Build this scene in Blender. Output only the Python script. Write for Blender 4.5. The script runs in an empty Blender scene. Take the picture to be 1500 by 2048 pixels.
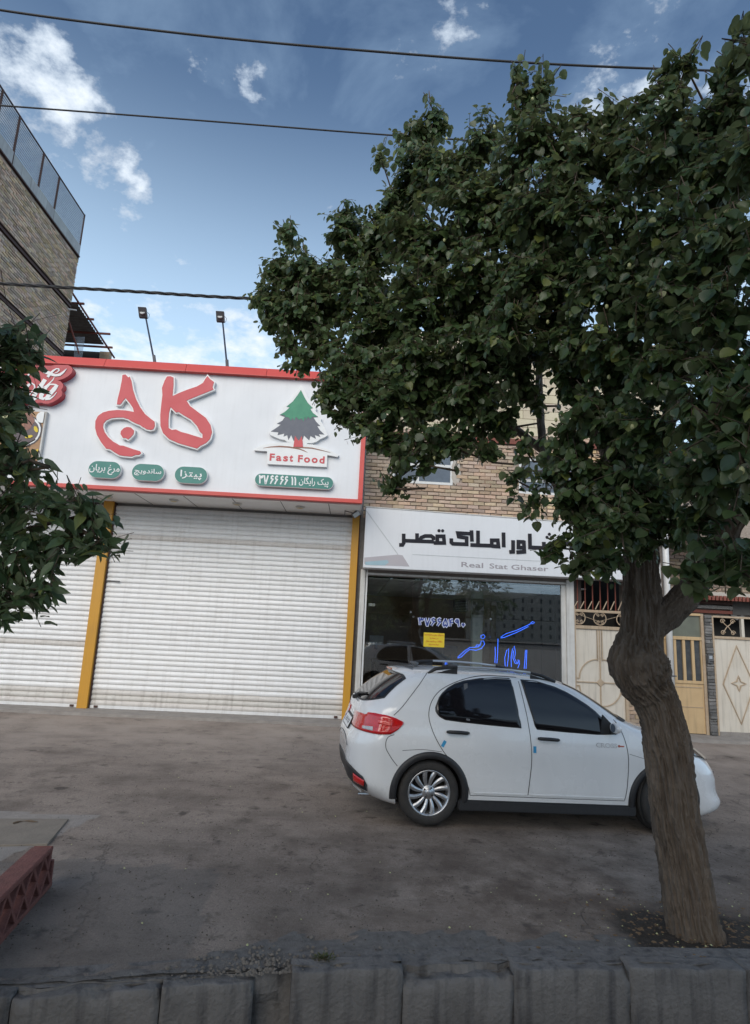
import bpy, bmesh, math, random
import numpy as np
from mathutils import Vector, Matrix, noise
random.seed(7); RNG = np.random.default_rng(7)
S = bpy.context.scene
COL = S.collection
R = math.radians

# ------------------------------------------------------------------ camera
EYE = np.array([0., 0., 1.9]); FPX = 1197.
def _basis(pi, ya, ro):
    fw = np.array([math.sin(ya)*math.cos(pi), math.cos(ya)*math.cos(pi), math.sin(pi)])
    r0 = np.array([math.cos(ya), -math.sin(ya), 0]); u0 = np.cross(r0, fw)
    return fw, r0*math.cos(ro)+u0*math.sin(ro), -r0*math.sin(ro)+u0*math.cos(ro)
FW, RT, UP = _basis(R(10.95), R(1.62), R(2.76))
cam_d = bpy.data.cameras.new('camera'); cam = bpy.data.objects.new('camera', cam_d); COL.objects.link(cam)
cam_d.sensor_fit = 'VERTICAL'; cam_d.sensor_height = 36; cam_d.lens = FPX/2048*36
cam_d.clip_start = .05; cam_d.clip_end = 3000
M = Matrix.Identity(4)
for i in range(3):
    M[i][0] = RT[i]; M[i][1] = UP[i]; M[i][2] = -FW[i]; M[i][3] = EYE[i]
cam.matrix_world = M
S.camera = cam
def ray(x, y): return FW*FPX + RT*(x-750) - UP*(y-1024)
def on(x, y, Y):                      # point of the facade plane at depth Y
    d = ray(x, y); p = EYE + d*(Y/d[1]); return Vector(p)
def ongr(x, y, z=0.):
    d = ray(x, y); p = EYE + d*((z-EYE[2])/d[2]); return Vector(p)
def atz(x, y, zc):                    # point at distance zc along the view axis
    d = ray(x, y)/FPX; return Vector(EYE + d*zc)

# ------------------------------------------------------------------ light
SUN_EL, SUN_AZ = R(33), R(198)        # azimuth clockwise from +Y: behind the camera, a little to the left
sdir = Vector((math.sin(SUN_AZ)*math.cos(SUN_EL), math.cos(SUN_AZ)*math.cos(SUN_EL), math.sin(SUN_EL)))
sl = bpy.data.lights.new('sun', 'SUN'); sl.energy = 1.5; sl.angle = R(50); sl.color = (1, .90, .77)
so = bpy.data.objects.new('sun', sl); COL.objects.link(so)
so.rotation_euler = sdir.to_track_quat('Z', 'Y').to_euler(); so.location = (0, -20, 30)
S.view_settings.view_transform = 'Standard'; S.view_settings.look = 'None'
S.view_settings.exposure = 0.55; S.view_settings.gamma = 1
W = bpy.data.worlds.new('World'); S.world = W; W.use_nodes = True
nt = W.node_tree; nt.nodes.clear()
def N(t, nt=nt, **k):
    n = nt.nodes.new(t)
    for a, b in k.items(): setattr(n, a, b)
    return n
def L(a, b, nt=nt): nt.links.new(a, b)
def mth(nt, op, a, b=None, c=None, clamp=False):
    n = nt.nodes.new('ShaderNodeMath'); n.operation = op; n.use_clamp = clamp
    for i, v in enumerate((a, b, c)):
        if v is None: continue
        if isinstance(v, (int, float)): n.inputs[i].default_value = v
        else: nt.links.new(v, n.inputs[i])
    return n.outputs[0]
sky = N('ShaderNodeTexSky'); sky.sky_type = 'NISHITA'; sky.sun_disc = False
sky.sun_elevation = SUN_EL; sky.sun_rotation = SUN_AZ; sky.air_density = 1.0; sky.dust_density = .8; sky.ozone_density = 1.2
tc = N('ShaderNodeTexCoord')
sep = N('ShaderNodeSeparateXYZ'); L(tc.outputs['Generated'], sep.inputs[0])
den = mth(nt, 'ADD', mth(nt, 'ABSOLUTE', sep.outputs[2]), .22)
cmb = N('ShaderNodeCombineXYZ')
L(mth(nt, 'DIVIDE', sep.outputs[0], den), cmb.inputs[0]); L(mth(nt, 'DIVIDE', sep.outputs[1], den), cmb.inputs[1])
n1 = N('ShaderNodeTexNoise'); n1.inputs['Scale'].default_value = 4.2; n1.inputs['Detail'].default_value = 9; n1.inputs['Roughness'].default_value = .56; n1.inputs['Distortion'].default_value = .35
L(cmb.outputs[0], n1.inputs['Vector'])
n2 = N('ShaderNodeTexNoise'); n2.inputs['Scale'].default_value = 14; n2.inputs['Detail'].default_value = 8; n2.inputs['Roughness'].default_value = .62
L(cmb.outputs[0], n2.inputs['Vector'])
mask = None
for (x, y, rad, st) in [(30, 150, 130, .98), (60, 215, 110, .9), (120, 235, 90, .7), (245, 390, 60, .66), (195, 375, 50, .58), (215, 335, 65, .52), (400, 515, 85, .58), (490, 527, 55, .66), (330, 715, 190, .9), (480, 710, 150, .75), (640, 660, 180, .5), (885, 35, 60, .58), (845, 130, 70, .46), (1150, 60, 280, .46), (1350, 40, 220, .44), (505, 165, 50, .62), (405, 140, 55, .56), (1000, 560, 380, .5), (1600, 500, 350, .5)]:
    d = Vector(ray(x, y)).normalized()
    dp = N('ShaderNodeVectorMath', operation='DOT_PRODUCT'); L(tc.outputs['Generated'], dp.inputs[0]); dp.inputs[1].default_value = d
    mr = N('ShaderNodeMapRange'); mr.interpolation_type = 'SMOOTHSTEP'
    mr.inputs['From Min'].default_value = math.cos(math.atan(rad*1.15/FPX)); mr.inputs['From Max'].default_value = math.cos(math.atan(rad*.15/FPX)); mr.inputs['To Max'].default_value = st
    L(dp.outputs['Value'], mr.inputs['Value'])
    mask = mr.outputs[0] if mask is None else mth(nt, 'MAXIMUM', mask, mr.outputs[0])
ns = mth(nt, 'ADD', mth(nt, 'MULTIPLY', n1.outputs[0], .6), mth(nt, 'MULTIPLY', n2.outputs[0], .4))
dens = mth(nt, 'MULTIPLY', mth(nt, 'SUBTRACT', mth(nt, 'ADD', mth(nt, 'MULTIPLY', mth(nt, 'SUBTRACT', ns, .5), 3.2), mth(nt, 'MULTIPLY', mask, .60)), .42), 1.9, clamp=True)
wisp = mth(nt, 'MULTIPLY', mth(nt, 'SUBTRACT', n1.outputs[0], .46), .9, clamp=True)
# pale haze towards the horizon
hz = N('ShaderNodeMapRange'); hz.interpolation_type = 'SMOOTHSTEP'; L(sep.outputs[2], hz.inputs['Value'])
hz.inputs['From Min'].default_value = .76; hz.inputs['From Max'].default_value = .30; hz.inputs['To Max'].default_value = .9
tot = mth(nt, 'MAXIMUM', dens, mth(nt, 'MAXIMUM', wisp, hz.outputs[0]))
tint = N('ShaderNodeMixRGB', blend_type='MULTIPLY'); tint.inputs[0].default_value = 1; L(sky.outputs[0], tint.inputs[1]); tint.inputs[2].default_value = (.98, 1.08, 1.12, 1)
sc_ = N('ShaderNodeMixRGB', blend_type='MIX'); L(tint.outputs[0], sc_.inputs[1]); L(tot, sc_.inputs[0]); sc_.inputs[2].default_value = (5.6, 7.7, 9.9, 1)
sc2 = N('ShaderNodeMixRGB', blend_type='MIX'); L(sc_.outputs[0], sc2.inputs[1]); L(dens, sc2.inputs[0]); sc2.inputs[2].default_value = (8.6, 8.8, 9.0, 1)
bg = N('ShaderNodeBackground'); bg.inputs['Strength'].default_value = .085; L(sc2.outputs[0], bg.inputs[0])
wo = N('ShaderNodeOutputWorld'); L(bg.outputs[0], wo.inputs[0])

# ------------------------------------------------------------------ materials
MATS = {}
def mat(name, col, rough=.6, col2=None, nscale=6., mixamt=.5, bump=0., bscale=40., metal=0., spec=None, stretch=None, rnd=0., streak=0., streakcol=(.11, .085, .06), coat=0., emis=None):
    """procedural material: two-tone noise colour, optional object/attribute variation and fine bump"""
    if name in MATS: return MATS[name]
    m = bpy.data.materials.new(name); m.use_nodes = True; t = m.node_tree
    b = t.nodes['Principled BSDF']; b.inputs['Roughness'].default_value = rough; b.inputs['Metallic'].default_value = metal
    if spec is not None: b.inputs['Specular IOR Level'].default_value = spec
    if coat: b.inputs['Coat Weight'].default_value = coat; b.inputs['Coat Roughness'].default_value = .05
    geo = t.nodes.new('ShaderNodeNewGeometry'); vec = geo.outputs['Position']
    if stretch:
        mp = t.nodes.new('ShaderNodeMapping'); mp.inputs['Scale'].default_value = stretch; t.links.new(vec, mp.inputs[0]); vec = mp.outputs[0]
    col2 = col2 or tuple(c*.8 for c in col)
    n = t.nodes.new('ShaderNodeTexNoise'); n.inputs['Scale'].default_value = nscale; n.inputs['Detail'].default_value = 6; n.inputs['Roughness'].default_value = .6
    t.links.new(vec, n.inputs['Vector'])
    mr = t.nodes.new('ShaderNodeMapRange'); mr.inputs['From Min'].default_value = .5-.25*mixamt-.02; mr.inputs['From Max'].default_value = .5+.5*(1-mixamt)+.12
    t.links.new(n.outputs[0], mr.inputs['Value'])
    mx = t.nodes.new('ShaderNodeMixRGB'); mx.inputs[1].default_value = (*col, 1); mx.inputs[2].default_value = (*col2, 1); t.links.new(mr.outputs[0], mx.inputs[0])
    out = mx.outputs[0]
    if rnd:
        oi = t.nodes.new('ShaderNodeObjectInfo'); at = t.nodes.new('ShaderNodeAttribute'); at.attribute_name = 'rnd'
        v = mth(t, 'FRACT', mth(t, 'ADD', oi.outputs['Random'], at.outputs['Fac']))
        hs = t.nodes.new('ShaderNodeHueSaturation'); t.links.new(out, hs.inputs['Color'])
        t.links.new(mth(t, 'ADD', mth(t, 'MULTIPLY', v, 2*rnd), 1-rnd), hs.inputs['Value'])
        t.links.new(mth(t, 'ADD', mth(t, 'MULTIPLY', mth(t, 'FRACT', mth(t, 'MULTIPLY', v, 7.31)), .035), .4825), hs.inputs['Hue'])
        t.links.new(mth(t, 'ADD', mth(t, 'MULTIPLY', mth(t, 'FRACT', mth(t, 'MULTIPLY', v, 3.77)), rnd*1.4), 1-rnd*.7), hs.inputs['Saturation'])
        out = hs.outputs[0]
    if streak:
        mp2 = t.nodes.new('ShaderNodeMapping'); mp2.inputs['Scale'].default_value = (9, 9, .7); t.links.new(geo.outputs['Position'], mp2.inputs[0])
        n3 = t.nodes.new('ShaderNodeTexNoise'); n3.inputs['Scale'].default_value = 1.6; n3.inputs['Detail'].default_value = 7; t.links.new(mp2.outputs[0], n3.inputs['Vector'])
        mr2 = t.nodes.new('ShaderNodeMapRange'); mr2.inputs['From Min'].default_value = .5; mr2.inputs['From Max'].default_value = .75; mr2.inputs['To Max'].default_value = streak
        t.links.new(n3.outputs[0], mr2.inputs['Value'])
        mx2 = t.nodes.new('ShaderNodeMixRGB'); t.links.new(mr2.outputs[0], mx2.inputs[0]); t.links.new(out, mx2.inputs[1]); mx2.inputs[2].default_value = (*streakcol, 1)
        out = mx2.outputs[0]
    t.links.new(out, b.inputs['Base Color'])
    t.links.new(mth(t, 'ADD', mth(t, 'MULTIPLY', n.outputs[0], .22), rough-.11, clamp=True), b.inputs['Roughness'])
    if bump:
        nb = t.nodes.new('ShaderNodeTexNoise'); nb.inputs['Scale'].default_value = bscale; nb.inputs['Detail'].default_value = 8; t.links.new(vec, nb.inputs['Vector'])
        bp = t.nodes.new('ShaderNodeBump'); bp.inputs['Strength'].default_value = bump; bp.inputs['Distance'].default_value = .02
        t.links.new(nb.outputs[0], bp.inputs['Height']); t.links.new(bp.outputs[0], b.inputs['Normal'])
    if emis: b.inputs['Emission Color'].default_value = (*emis[0], 1); b.inputs['Emission Strength'].default_value = emis[1]
    MATS[name] = m; return m

m_white_panel = mat('white_sign_panel', (.74, .75, .77), .35, (.68, .69, .71), 1.5, .5, streak=.05)
m_red_frame = mat('red_sign_metal', (.62, .075, .06), .4, (.55, .06, .05), 2)
m_red_letter = mat('red_letter_face', (.58, .055, .07), .4, (.54, .05, .06), 3)
m_white = mat('white_acrylic', (.80, .80, .79), .4, (.76, .76, .75), 5)
m_green_pl = mat('teal_plate', (.035, .21, .175), .4, (.03, .18, .15), 5)
m_dkgreen = mat('logo_green', (.03, .26, .14), .45, (.03, .2, .12), 9)
m_purple = mat('logo_slate', (.11, .12, .15), .45, (.09, .1, .13), 9)
m_brown = mat('logo_brown', (.3, .14, .09), .5)
m_yellow = mat('mustard_cladding', (.58, .29, .03), .42, (.5, .25, .03), 2, streak=.12)
m_slat = mat('white_shutter_slat', (.76, .76, .76), .4, (.66, .645, .62), 5, .45, rnd=.03, streak=.13, stretch=(1, 1, 4))
m_slat_gap = mat('shutter_gap', (.2, .18, .16), .7)
m_brick = mat('buff_brick', (.62, .45, .31), .9, (.46, .33, .22), 25, .5, .5, 60, rnd=.32)
m_brick_or = mat('orange_brick', (.50, .38, .28), .9, (.38, .275, .195), 25, .5, .5, 60, rnd=.25)
m_mortar = mat('rough_mortar', (.36, .30, .25), .95, (.24, .195, .16), 12, .5, .8, 30)
m_mortar_grey = mat('grey_cement', (.26, .25, .24), .95, (.18, .17, .16), 8, .5, .8, 30)
m_cream = mat('cream_stone', (.62, .54, .40), .7, (.52, .44, .32), 4, .5, .2, 40, rnd=.08)
m_stone = mat('pale_parapet_stone', (.5, .49, .46), .75, (.38, .37, .35), 4, .5, .2, 30, rnd=.1, streak=.25)
m_iron = mat('rusted_brown_steel', (.06, .03, .025), .7, (.10, .045, .03), 14, .5, .3, 60)
m_rust = mat('red_oxide_tube', (.22, .055, .035), .65, (.15, .06, .04), 10, .5, .2, 60)
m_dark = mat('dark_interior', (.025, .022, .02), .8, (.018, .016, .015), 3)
m_louvre = mat('grey_louvre_metal', (.36, .38, .40), .45, (.24, .25, .27), 8, metal=.4)
m_sheet = mat('corrugated_sheet', (.17, .15, .135), .7, (.11, .085, .07), 5, .5, .3, 30, streak=.5)
m_alu = mat('white_aluminium', (.62, .61, .58), .45, (.52, .5, .47), 6, streak=.3)
m_pvc = mat('white_pvc', (.7, .7, .69), .4, (.62, .62, .6), 6)
m_cream_gate = mat('cream_gate_paint', (.64, .585, .50), .5, (.57, .51, .42), 3, .5, .08, 50, streak=.35)
m_gate_trim = mat('gate_trim_paint', (.47, .37, .26), .55, (.40, .27, .17), 18, .5, .1, 50, streak=.35)
m_tan = mat('tan_door_paint', (.58, .41, .22), .5, (.5, .34, .18), 4, .5, .08, 50, streak=.3)
m_concrete = mat('old_concrete', (.15, .142, .138), .92, (.085, .08, .078), 5, .5, .6, 42, streak=.9, streakcol=(.035, .034, .038))
m_ledge = mat('pavement_concrete', (.30, .275, .25), .92, (.2, .18, .165), 5, .5, .6, 40)
m_terra = mat('pink_terracotta', (.20, .075, .062), .88, (.12, .05, .042), 16, .5, .6, 70)
m_black_pl = mat('black_plastic', (.018, .018, .02), .5, (.03, .03, .032), 30)
m_rubber = mat('tyre_rubber', (.022, .021, .021), .75, (.045, .04, .036), 14, .5, .3, 90)
m_alloy = mat('silver_alloy', (.55, .56, .58), .3, (.45, .46, .48), 12, metal=.85)
m_chrome = mat('chrome', (.7, .7, .72), .18, metal=1.)
m_silver = mat('silver_rail', (.55, .56, .57), .35, (.5, .5, .52), 9, metal=.6)
m_carpaint = mat('white_car_paint', (.76, .765, .77), .28, (.71, .715, .72), 2.2, coat=1., streak=.02)
m_red_lens = mat('red_lens', (.62, .012, .012), .12, (.35, .006, .008), 28, .5, coat=1.)
m_lens = mat('clear_lens', (.55, .55, .56), .12, (.3, .3, .32), 30, .5, coat=1.)
m_blue_tape = mat('blue_tape', (.04, .3, .55), .6)
m_lamp = mat('grey_lamp_housing', (.12, .12, .125), .5, (.08, .08, .08), 9)
m_lampglass = mat('lamp_glass', (.6, .6, .58), .25)
m_cable = mat('black_cable', (.02, .02, .022), .6, (.03, .03, .03), 20)
m_text = mat('charcoal_print', (.025, .025, .032), .7, spec=.2)
m_text_grey = mat('grey_print', (.36, .33, .35), .5)
m_pale_pr = mat('pale_mauve_print', (.46, .43, .45), .5, (.42, .39, .41), 3)
m_pale_blue = mat('pale_blue_print', (.35, .5, .56), .5)
m_line_pr = mat('hairline_print', (.55, .57, .58), .5)
m_bark = mat('grooved_bark', (.165, .128, .098), .95, (.07, .052, .04), 16, .5, 1., 75, stretch=(1, 1, .22))
m_twig = mat('twig_bark', (.14, .10, .07), .9, (.08, .06, .045), 20)
m_neon = mat('blue_neon_tube', (.02, .07, .5), .3, emis=((.03, .15, 1.), 1.5))
m_neon_line = mat('white_outline_vinyl', (.62, .66, .8), .4)
m_navy = mat('navy_vinyl', (.03, .06, .3), .4)
m_sticker = mat('yellow_sticker', (.75, .55, .03), .5)
m_redink = mat('red_ink', (.5, .03, .02), .5)
m_ceil = mat('ceiling_tile', (.85, .81, .77), .8, (.76, .72, .68), 2, rnd=.08)
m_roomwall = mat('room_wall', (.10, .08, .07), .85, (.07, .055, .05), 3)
m_roomcol = mat('room_column', (.5, .55, .49), .6)
m_apart = mat('apartment_render', (.5, .43, .36), .85, (.42, .36, .3), .3)
m_apart_dk = mat('dark_block_render', (.08, .07, .06), .85, (.05, .045, .04), .3)

def glass_mat(name, tint=(.9, .95, .95), f=1.0, base=.0):
    if name in MATS: return MATS[name]
    m = bpy.data.materials.new(name); m.use_nodes = True; t = m.node_tree; t.nodes.clear()
    o = t.nodes.new('ShaderNodeOutputMaterial'); mix = t.nodes.new('ShaderNodeMixShader'); tr = t.nodes.new('ShaderNodeBsdfTransparent'); gl = t.nodes.new('ShaderNodeBsdfGlossy')
    tr.inputs[0].default_value = (*tint, 1); gl.inputs['Roughness'].default_value = .01; gl.inputs[0].default_value = (1, 1, 1, 1)
    fr = t.nodes.new('ShaderNodeFresnel'); fr.inputs[0].default_value = 1.52
    t.links.new(mth(t, 'ADD', mth(t, 'MULTIPLY', fr.outputs[0], 1.7*f), base, clamp=True), mix.inputs[0]); t.links.new(tr.outputs[0], mix.inputs[1]); t.links.new(gl.outputs[0], mix.inputs[2]); t.links.new(mix.outputs[0], o.inputs[0])
    MATS[name] = m; return m
m_glass = glass_mat('shop_window_glass', (.93, .95, .94), .9, .04)
m_dglass = mat('tinted_car_glass', (.006, .006, .008), .04, (.008, .008, .01), 3, spec=.6)
m_pane = mat('sky_lit_pane', (.16, .19, .23), .12, (.06, .07, .09), 1.5, .5, spec=.5)
m_dusty = mat('dusty_pane', (.16, .17, .13), .35, (.10, .105, .08), 4, streak=.2)
m_grimy = mat('grimy_pane', (.05, .055, .06), .2, (.12, .12, .12), 9, .3)

def leaf_mat(name, c1, c2, transl=.32):
    m = bpy.data.materials.new(name); m.use_nodes = True; t = m.node_tree; b = t.nodes['Principled BSDF']
    at = t.nodes.new('ShaderNodeAttribute'); at.attribute_name = 'rnd'; oi = t.nodes.new('ShaderNodeObjectInfo')
    v = mth(t, 'FRACT', mth(t, 'ADD', at.outputs['Fac'], oi.outputs['Random']))
    rp = t.nodes.new('ShaderNodeValToRGB'); t.links.new(v, rp.inputs[0])
    rp.color_ramp.elements[0].color = (*c1, 1); rp.color_ramp.elements[0].position = .1
    rp.color_ramp.elements[1].color = (*c2, 1); rp.color_ramp.elements[1].position = .9
    e = rp.color_ramp.elements.new(.97); e.color = (c2[0]*1.9, c2[1]*1.45, c2[2], 1)
    geo = t.nodes.new('ShaderNodeNewGeometry')
    mx = t.nodes.new('ShaderNodeMixRGB'); t.links.new(geo.outputs['Backfacing'], mx.inputs[0]); t.links.new(rp.outputs[0], mx.inputs[1]); mx.inputs[2].default_value = (c2[0]*1.5, c2[1]*1.25, c2[2]*1.5, 1)
    t.links.new(mx.outputs[0], b.inputs['Base Color']); b.inputs['Roughness'].default_value = .40; b.inputs['Specular IOR Level'].default_value = .55
    tl = t.nodes.new('ShaderNodeBsdfTranslucent'); ad = t.nodes.new('ShaderNodeMixShader'); ad.inputs[0].default_value = transl
    hs = t.nodes.new('ShaderNodeHueSaturation'); hs.inputs['Value'].default_value = 1.3; hs.inputs['Hue'].default_value = .47; t.links.new(mx.outputs[0], hs.inputs['Color']); t.links.new(hs.outputs[0], tl.inputs[0])
    t.links.new(b.outputs[0], ad.inputs[1]); t.links.new(tl.outputs[0], ad.inputs[2])
    t.links.new(ad.outputs[0], t.nodes['Material Output'].inputs[0]); return m
m_leaf = leaf_mat('mulberry_leaf', (.036, .070, .022), (.086, .134, .050))
m_leaf2 = leaf_mat('ash_leaf', (.062, .108, .048), (.125, .19, .088))

# ------------------------------------------------------------------ object helpers
def tag(o, label=None, cat=None, group=None, kind=None):
    if label: o['label'] = label
    if cat: o['category'] = cat
    if group: o['group'] = group
    if kind: o['kind'] = kind
    return o
def thing(name, label, cat, loc=(0, 0, 0), group=None):
    o = bpy.data.objects.new(name, None); COL.objects.link(o); o.location = loc; o.empty_display_size = .1
    return tag(o, label, cat, group)
def link(name, me, m=None, parent=None, smooth=False):
    """mesh in world coordinates; re-based on the parent's location"""
    o = bpy.data.objects.new(name, me); COL.objects.link(o)
    if m is not None and not me.materials: me.materials.append(m)
    if smooth: me.polygons.foreach_set('use_smooth', [True]*len(me.polygons))
    if parent is not None:
        o.parent = parent
        o.matrix_parent_inverse = world_of(parent).inverted()
    return o
def world_of(o):
    m = Matrix.LocRotScale(o.location, o.rotation_euler, o.scale)
    if o.parent: m = world_of(o.parent) @ o.matrix_parent_inverse @ m
    return m
def me_from(v, f, name='mesh'):
    me = bpy.data.meshes.new(name); me.from_pydata([tuple(a) for a in v], [], f); me.update(); return me
class MB:
    def __init__(s): s.v = []; s.f = []
    def add(s, v, f):
        n = len(s.v); s.v += [tuple(a) for a in v]; s.f += [tuple(i+n for i in q) for q in f]; return s
    def box(s, x0, x1, y0, y1, z0, z1, jit=0.):
        v = [(x, y, z) for z in (z0, z1) for y in (y0, y1) for x in (x0, x1)]
        if jit: v = [tuple(c+random.uniform(-jit, jit) for c in p) for p in v]
        return s.add(v, [(0, 2, 3, 1), (4, 5, 7, 6), (0, 1, 5, 4), (2, 6, 7, 3), (0, 4, 6, 2), (1, 3, 7, 5)])
    def quadbox(s, a, b, c, d, y0, y1):     # four X,Z corners, extruded in Y
        v = [(p[0], y0, p[1]) for p in (a, b, c, d)]+[(p[0], y1, p[1]) for p in (a, b, c, d)]
        return s.add(v, [(0, 1, 2, 3), (7, 6, 5, 4), (0, 4, 5, 1), (1, 5, 6, 2), (2, 6, 7, 3), (3, 7, 4, 0)])
    def tube(s, pts, rad, n=8, cap=True):
        pts = [Vector(p) for p in pts]; rad = rad if hasattr(rad, '__len__') else [rad]*len(pts)
        rings = []; up = None
        for i, p in enumerate(pts):
            t = (pts[min(i+1, len(pts)-1)]-pts[max(i-1, 0)]).normalized()
            if up is None: up = t.orthogonal().normalized()
            up = (up-t*up.dot(t)); up = up.normalized() if up.length > 1e-6 else t.orthogonal().normalized()
            w = t.cross(up)
            rings.append([p+(up*math.cos(a)+w*math.sin(a))*rad[i] for a in [2*math.pi*k/n for k in range(n)]])
        v = [q for r_ in rings for q in r_]
        f = [(i*n+k, i*n+(k+1) % n, (i+1)*n+(k+1) % n, (i+1)*n+k) for i in range(len(pts)-1) for k in range(n)]
        if cap: f += [tuple(range(n))[::-1], tuple((len(pts)-1)*n+k for k in range(n))]
        return s.add(v, f)
    def ribbon(s, pts, wid, y0, y1, closed=False):   # mitred flat stroke in X,Z, extruded y0..y1 (y0 nearer)
        P_ = [Vector((p[0], p[-1])) for p in pts]; n = len(P_); wid = wid if hasattr(wid, '__len__') else [wid]*n
        Lf, Rt = [], []
        for i in range(n):
            a = P_[i-1] if (closed or i > 0) else None; b = P_[(i+1) % n] if (closed or i < n-1) else None
            d1 = (P_[i]-a).normalized() if a is not None else None; d2 = (b-P_[i]).normalized() if b is not None else None
            if d1 is None: d1 = d2
            if d2 is None: d2 = d1
            t = (d1+d2); t = t.normalized() if t.length > 1e-5 else d1
            nn = Vector((-t.y, t.x)); k = min(1.6, 1/max(.3, nn.dot(Vector((-d1.y, d1.x)))))
            Lf.append(P_[i]+nn*wid[i]/2*k); Rt.append(P_[i]-nn*wid[i]/2*k)
        v = []
        for i in range(n): v += [(Lf[i].x, y0, Lf[i].y), (Rt[i].x, y0, Rt[i].y), (Rt[i].x, y1, Rt[i].y), (Lf[i].x, y1, Lf[i].y)]
        f = []
        for i in range(n if closed else n-1):
            a = i*4; b = ((i+1) % n)*4
            for k in range(4): f.append((a+k, a+(k+1) % 4, b+(k+1) % 4, b+k))
        if not closed: f += [(3, 2, 1, 0), tuple((n-1)*4+k for k in range(4))]
        return s.add(v, f)
    def mesh(s, name='mesh'):
        me = me_from(s.v, s.f, name); return me
    def build(s, name, m, parent=None, smooth=False, bevel=0.):
        me = s.mesh(name)
        bm = bmesh.new(); bm.from_mesh(me); bmesh.ops.recalc_face_normals(bm, faces=bm.faces)
        if bevel: bmesh.ops.bevel(bm, geom=list(bm.edges), offset=bevel, segments=1, affect='EDGES')
        bm.to_mesh(me); bm.free()
        return link(name, me, m, parent, smooth)
def box(name, x0, x1, y0, y1, z0, z1, m, parent=None, bevel=0., jit=0.): return MB().box(x0, x1, y0, y1, z0, z1, jit).build(name, m, parent, bevel=bevel)
def curve_mesh(loops, ext, offset=0., bevel=0., smoothcurve=False):
    c = bpy.data.curves.new('c', 'CURVE'); c.dimensions = '2D'; c.fill_mode = 'BOTH'; c.extrude = ext; c.offset = offset; c.bevel_depth = bevel; c.resolution_u = 4
    for lp in loops:
        if smoothcurve:
            sp = c.splines.new('BEZIER'); sp.bezier_points.add(len(lp)-1)
            for q, p in zip(sp.bezier_points, lp): q.co = (p[0], p[1], 0); q.handle_left_type = q.handle_right_type = 'AUTO'
        else:
            sp = c.splines.new('POLY'); sp.points.add(len(lp)-1)
            for q, p in zip(sp.points, lp): q.co = (p[0], p[1], 0, 1)
        sp.use_cyclic_u = True
    return conv(c)
def conv(c):
    o = bpy.data.objects.new('tmp', c); COL.objects.link(o)
    dg = bpy.context.evaluated_depsgraph_get(); dg.update()
    me = bpy.data.meshes.new_from_object(o.evaluated_get(dg)); bpy.data.objects.remove(o); bpy.data.curves.remove(c)
    me.materials.clear(); return me
def xz(me, Y):          # curve-plane mesh (x,y) -> world (x,Y-z... ,z)
    for v in me.vertices:
        x, y, z = v.co; v.co = (x, Y-z, y)
    me.update(); return me
def plate(name, loops, Y, thick, m, parent=None, offset=0., smoothcurve=False, bevel=0.):
    """flat cut-out standing on the plane Y (its back), thick towards the camera"""
    me = curve_mesh([[(p[0], p[-1]) for p in lp] for lp in loops], thick/2-bevel, offset, bevel, smoothcurve)
    return link(name, xz(me, Y-thick/2), m, parent)
AR = {'ح': (0xFEA1, 4), 'ض': (0xFEBD, 4), 'پ': (0xFB56, 4), 'ی': (0xFBFC, 4), 'ت': (0xFE95, 4), 'ز': (0xFEAF, 2), 'ا': (0xFE8D, 2), 'س': (0xFEB1, 4), 'ن': (0xFEE5, 4), 'د': (0xFEA9, 2), 'و': (0xFEED, 2), 'چ': (0xFB7A, 4), 'م': (0xFEE1, 4), 'ر': (0xFEAD, 2), 'غ': (0xFECD, 4), 'ب': (0xFE8F, 4), 'ک': (0xFB8E, 4), 'گ': (0xFB92, 4), 'ه': (0xFEE9, 4), 'ش': (0xFEB5, 4), 'ج': (0xFE9D, 4), 'ع': (0xFEC9, 4), 'ق': (0xFED5, 4), 'ل': (0xFEDD, 4)}
def fa(s):
    out = []
    for w in s.split(' '):
        r = ''
        for i, ch in enumerate(w):
            pv = i > 0 and w[i-1] in AR and AR[w[i-1]][1] == 4; nx = i < len(w)-1 and w[i+1] in AR and AR[ch][1] == 4
            r += chr(AR[ch][0]+(0, 1, 2, 3)[(1 if pv else 0) + (2 if nx else 0)])
        out.append(r[::-1])
    return ' '.join(out[::-1])
def text(name, s, x0, x1, z0, z1, Y, m, parent=None, thick=.006, bold=0., shear=0., obj=True):
    c = bpy.data.curves.new('t', 'FONT'); c.body = s; c.extrude = .01; c.offset = bold; c.shear = shear; c.resolution_u = 3
    me = conv(c)
    co = np.array([v.co[:] for v in me.vertices]); lo, hi = co.min(0), co.max(0)
    for v in me.vertices:
        x, y, z = v.co
        v.co = (x0+(x-lo[0])/(hi[0]-lo[0])*(x1-x0), Y-(z+.01)/.02*thick, z0+(y-lo[1])/(hi[1]-lo[1])*(z1-z0))
    me.update()
    return link(name, me, m, parent) if obj else me

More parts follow.
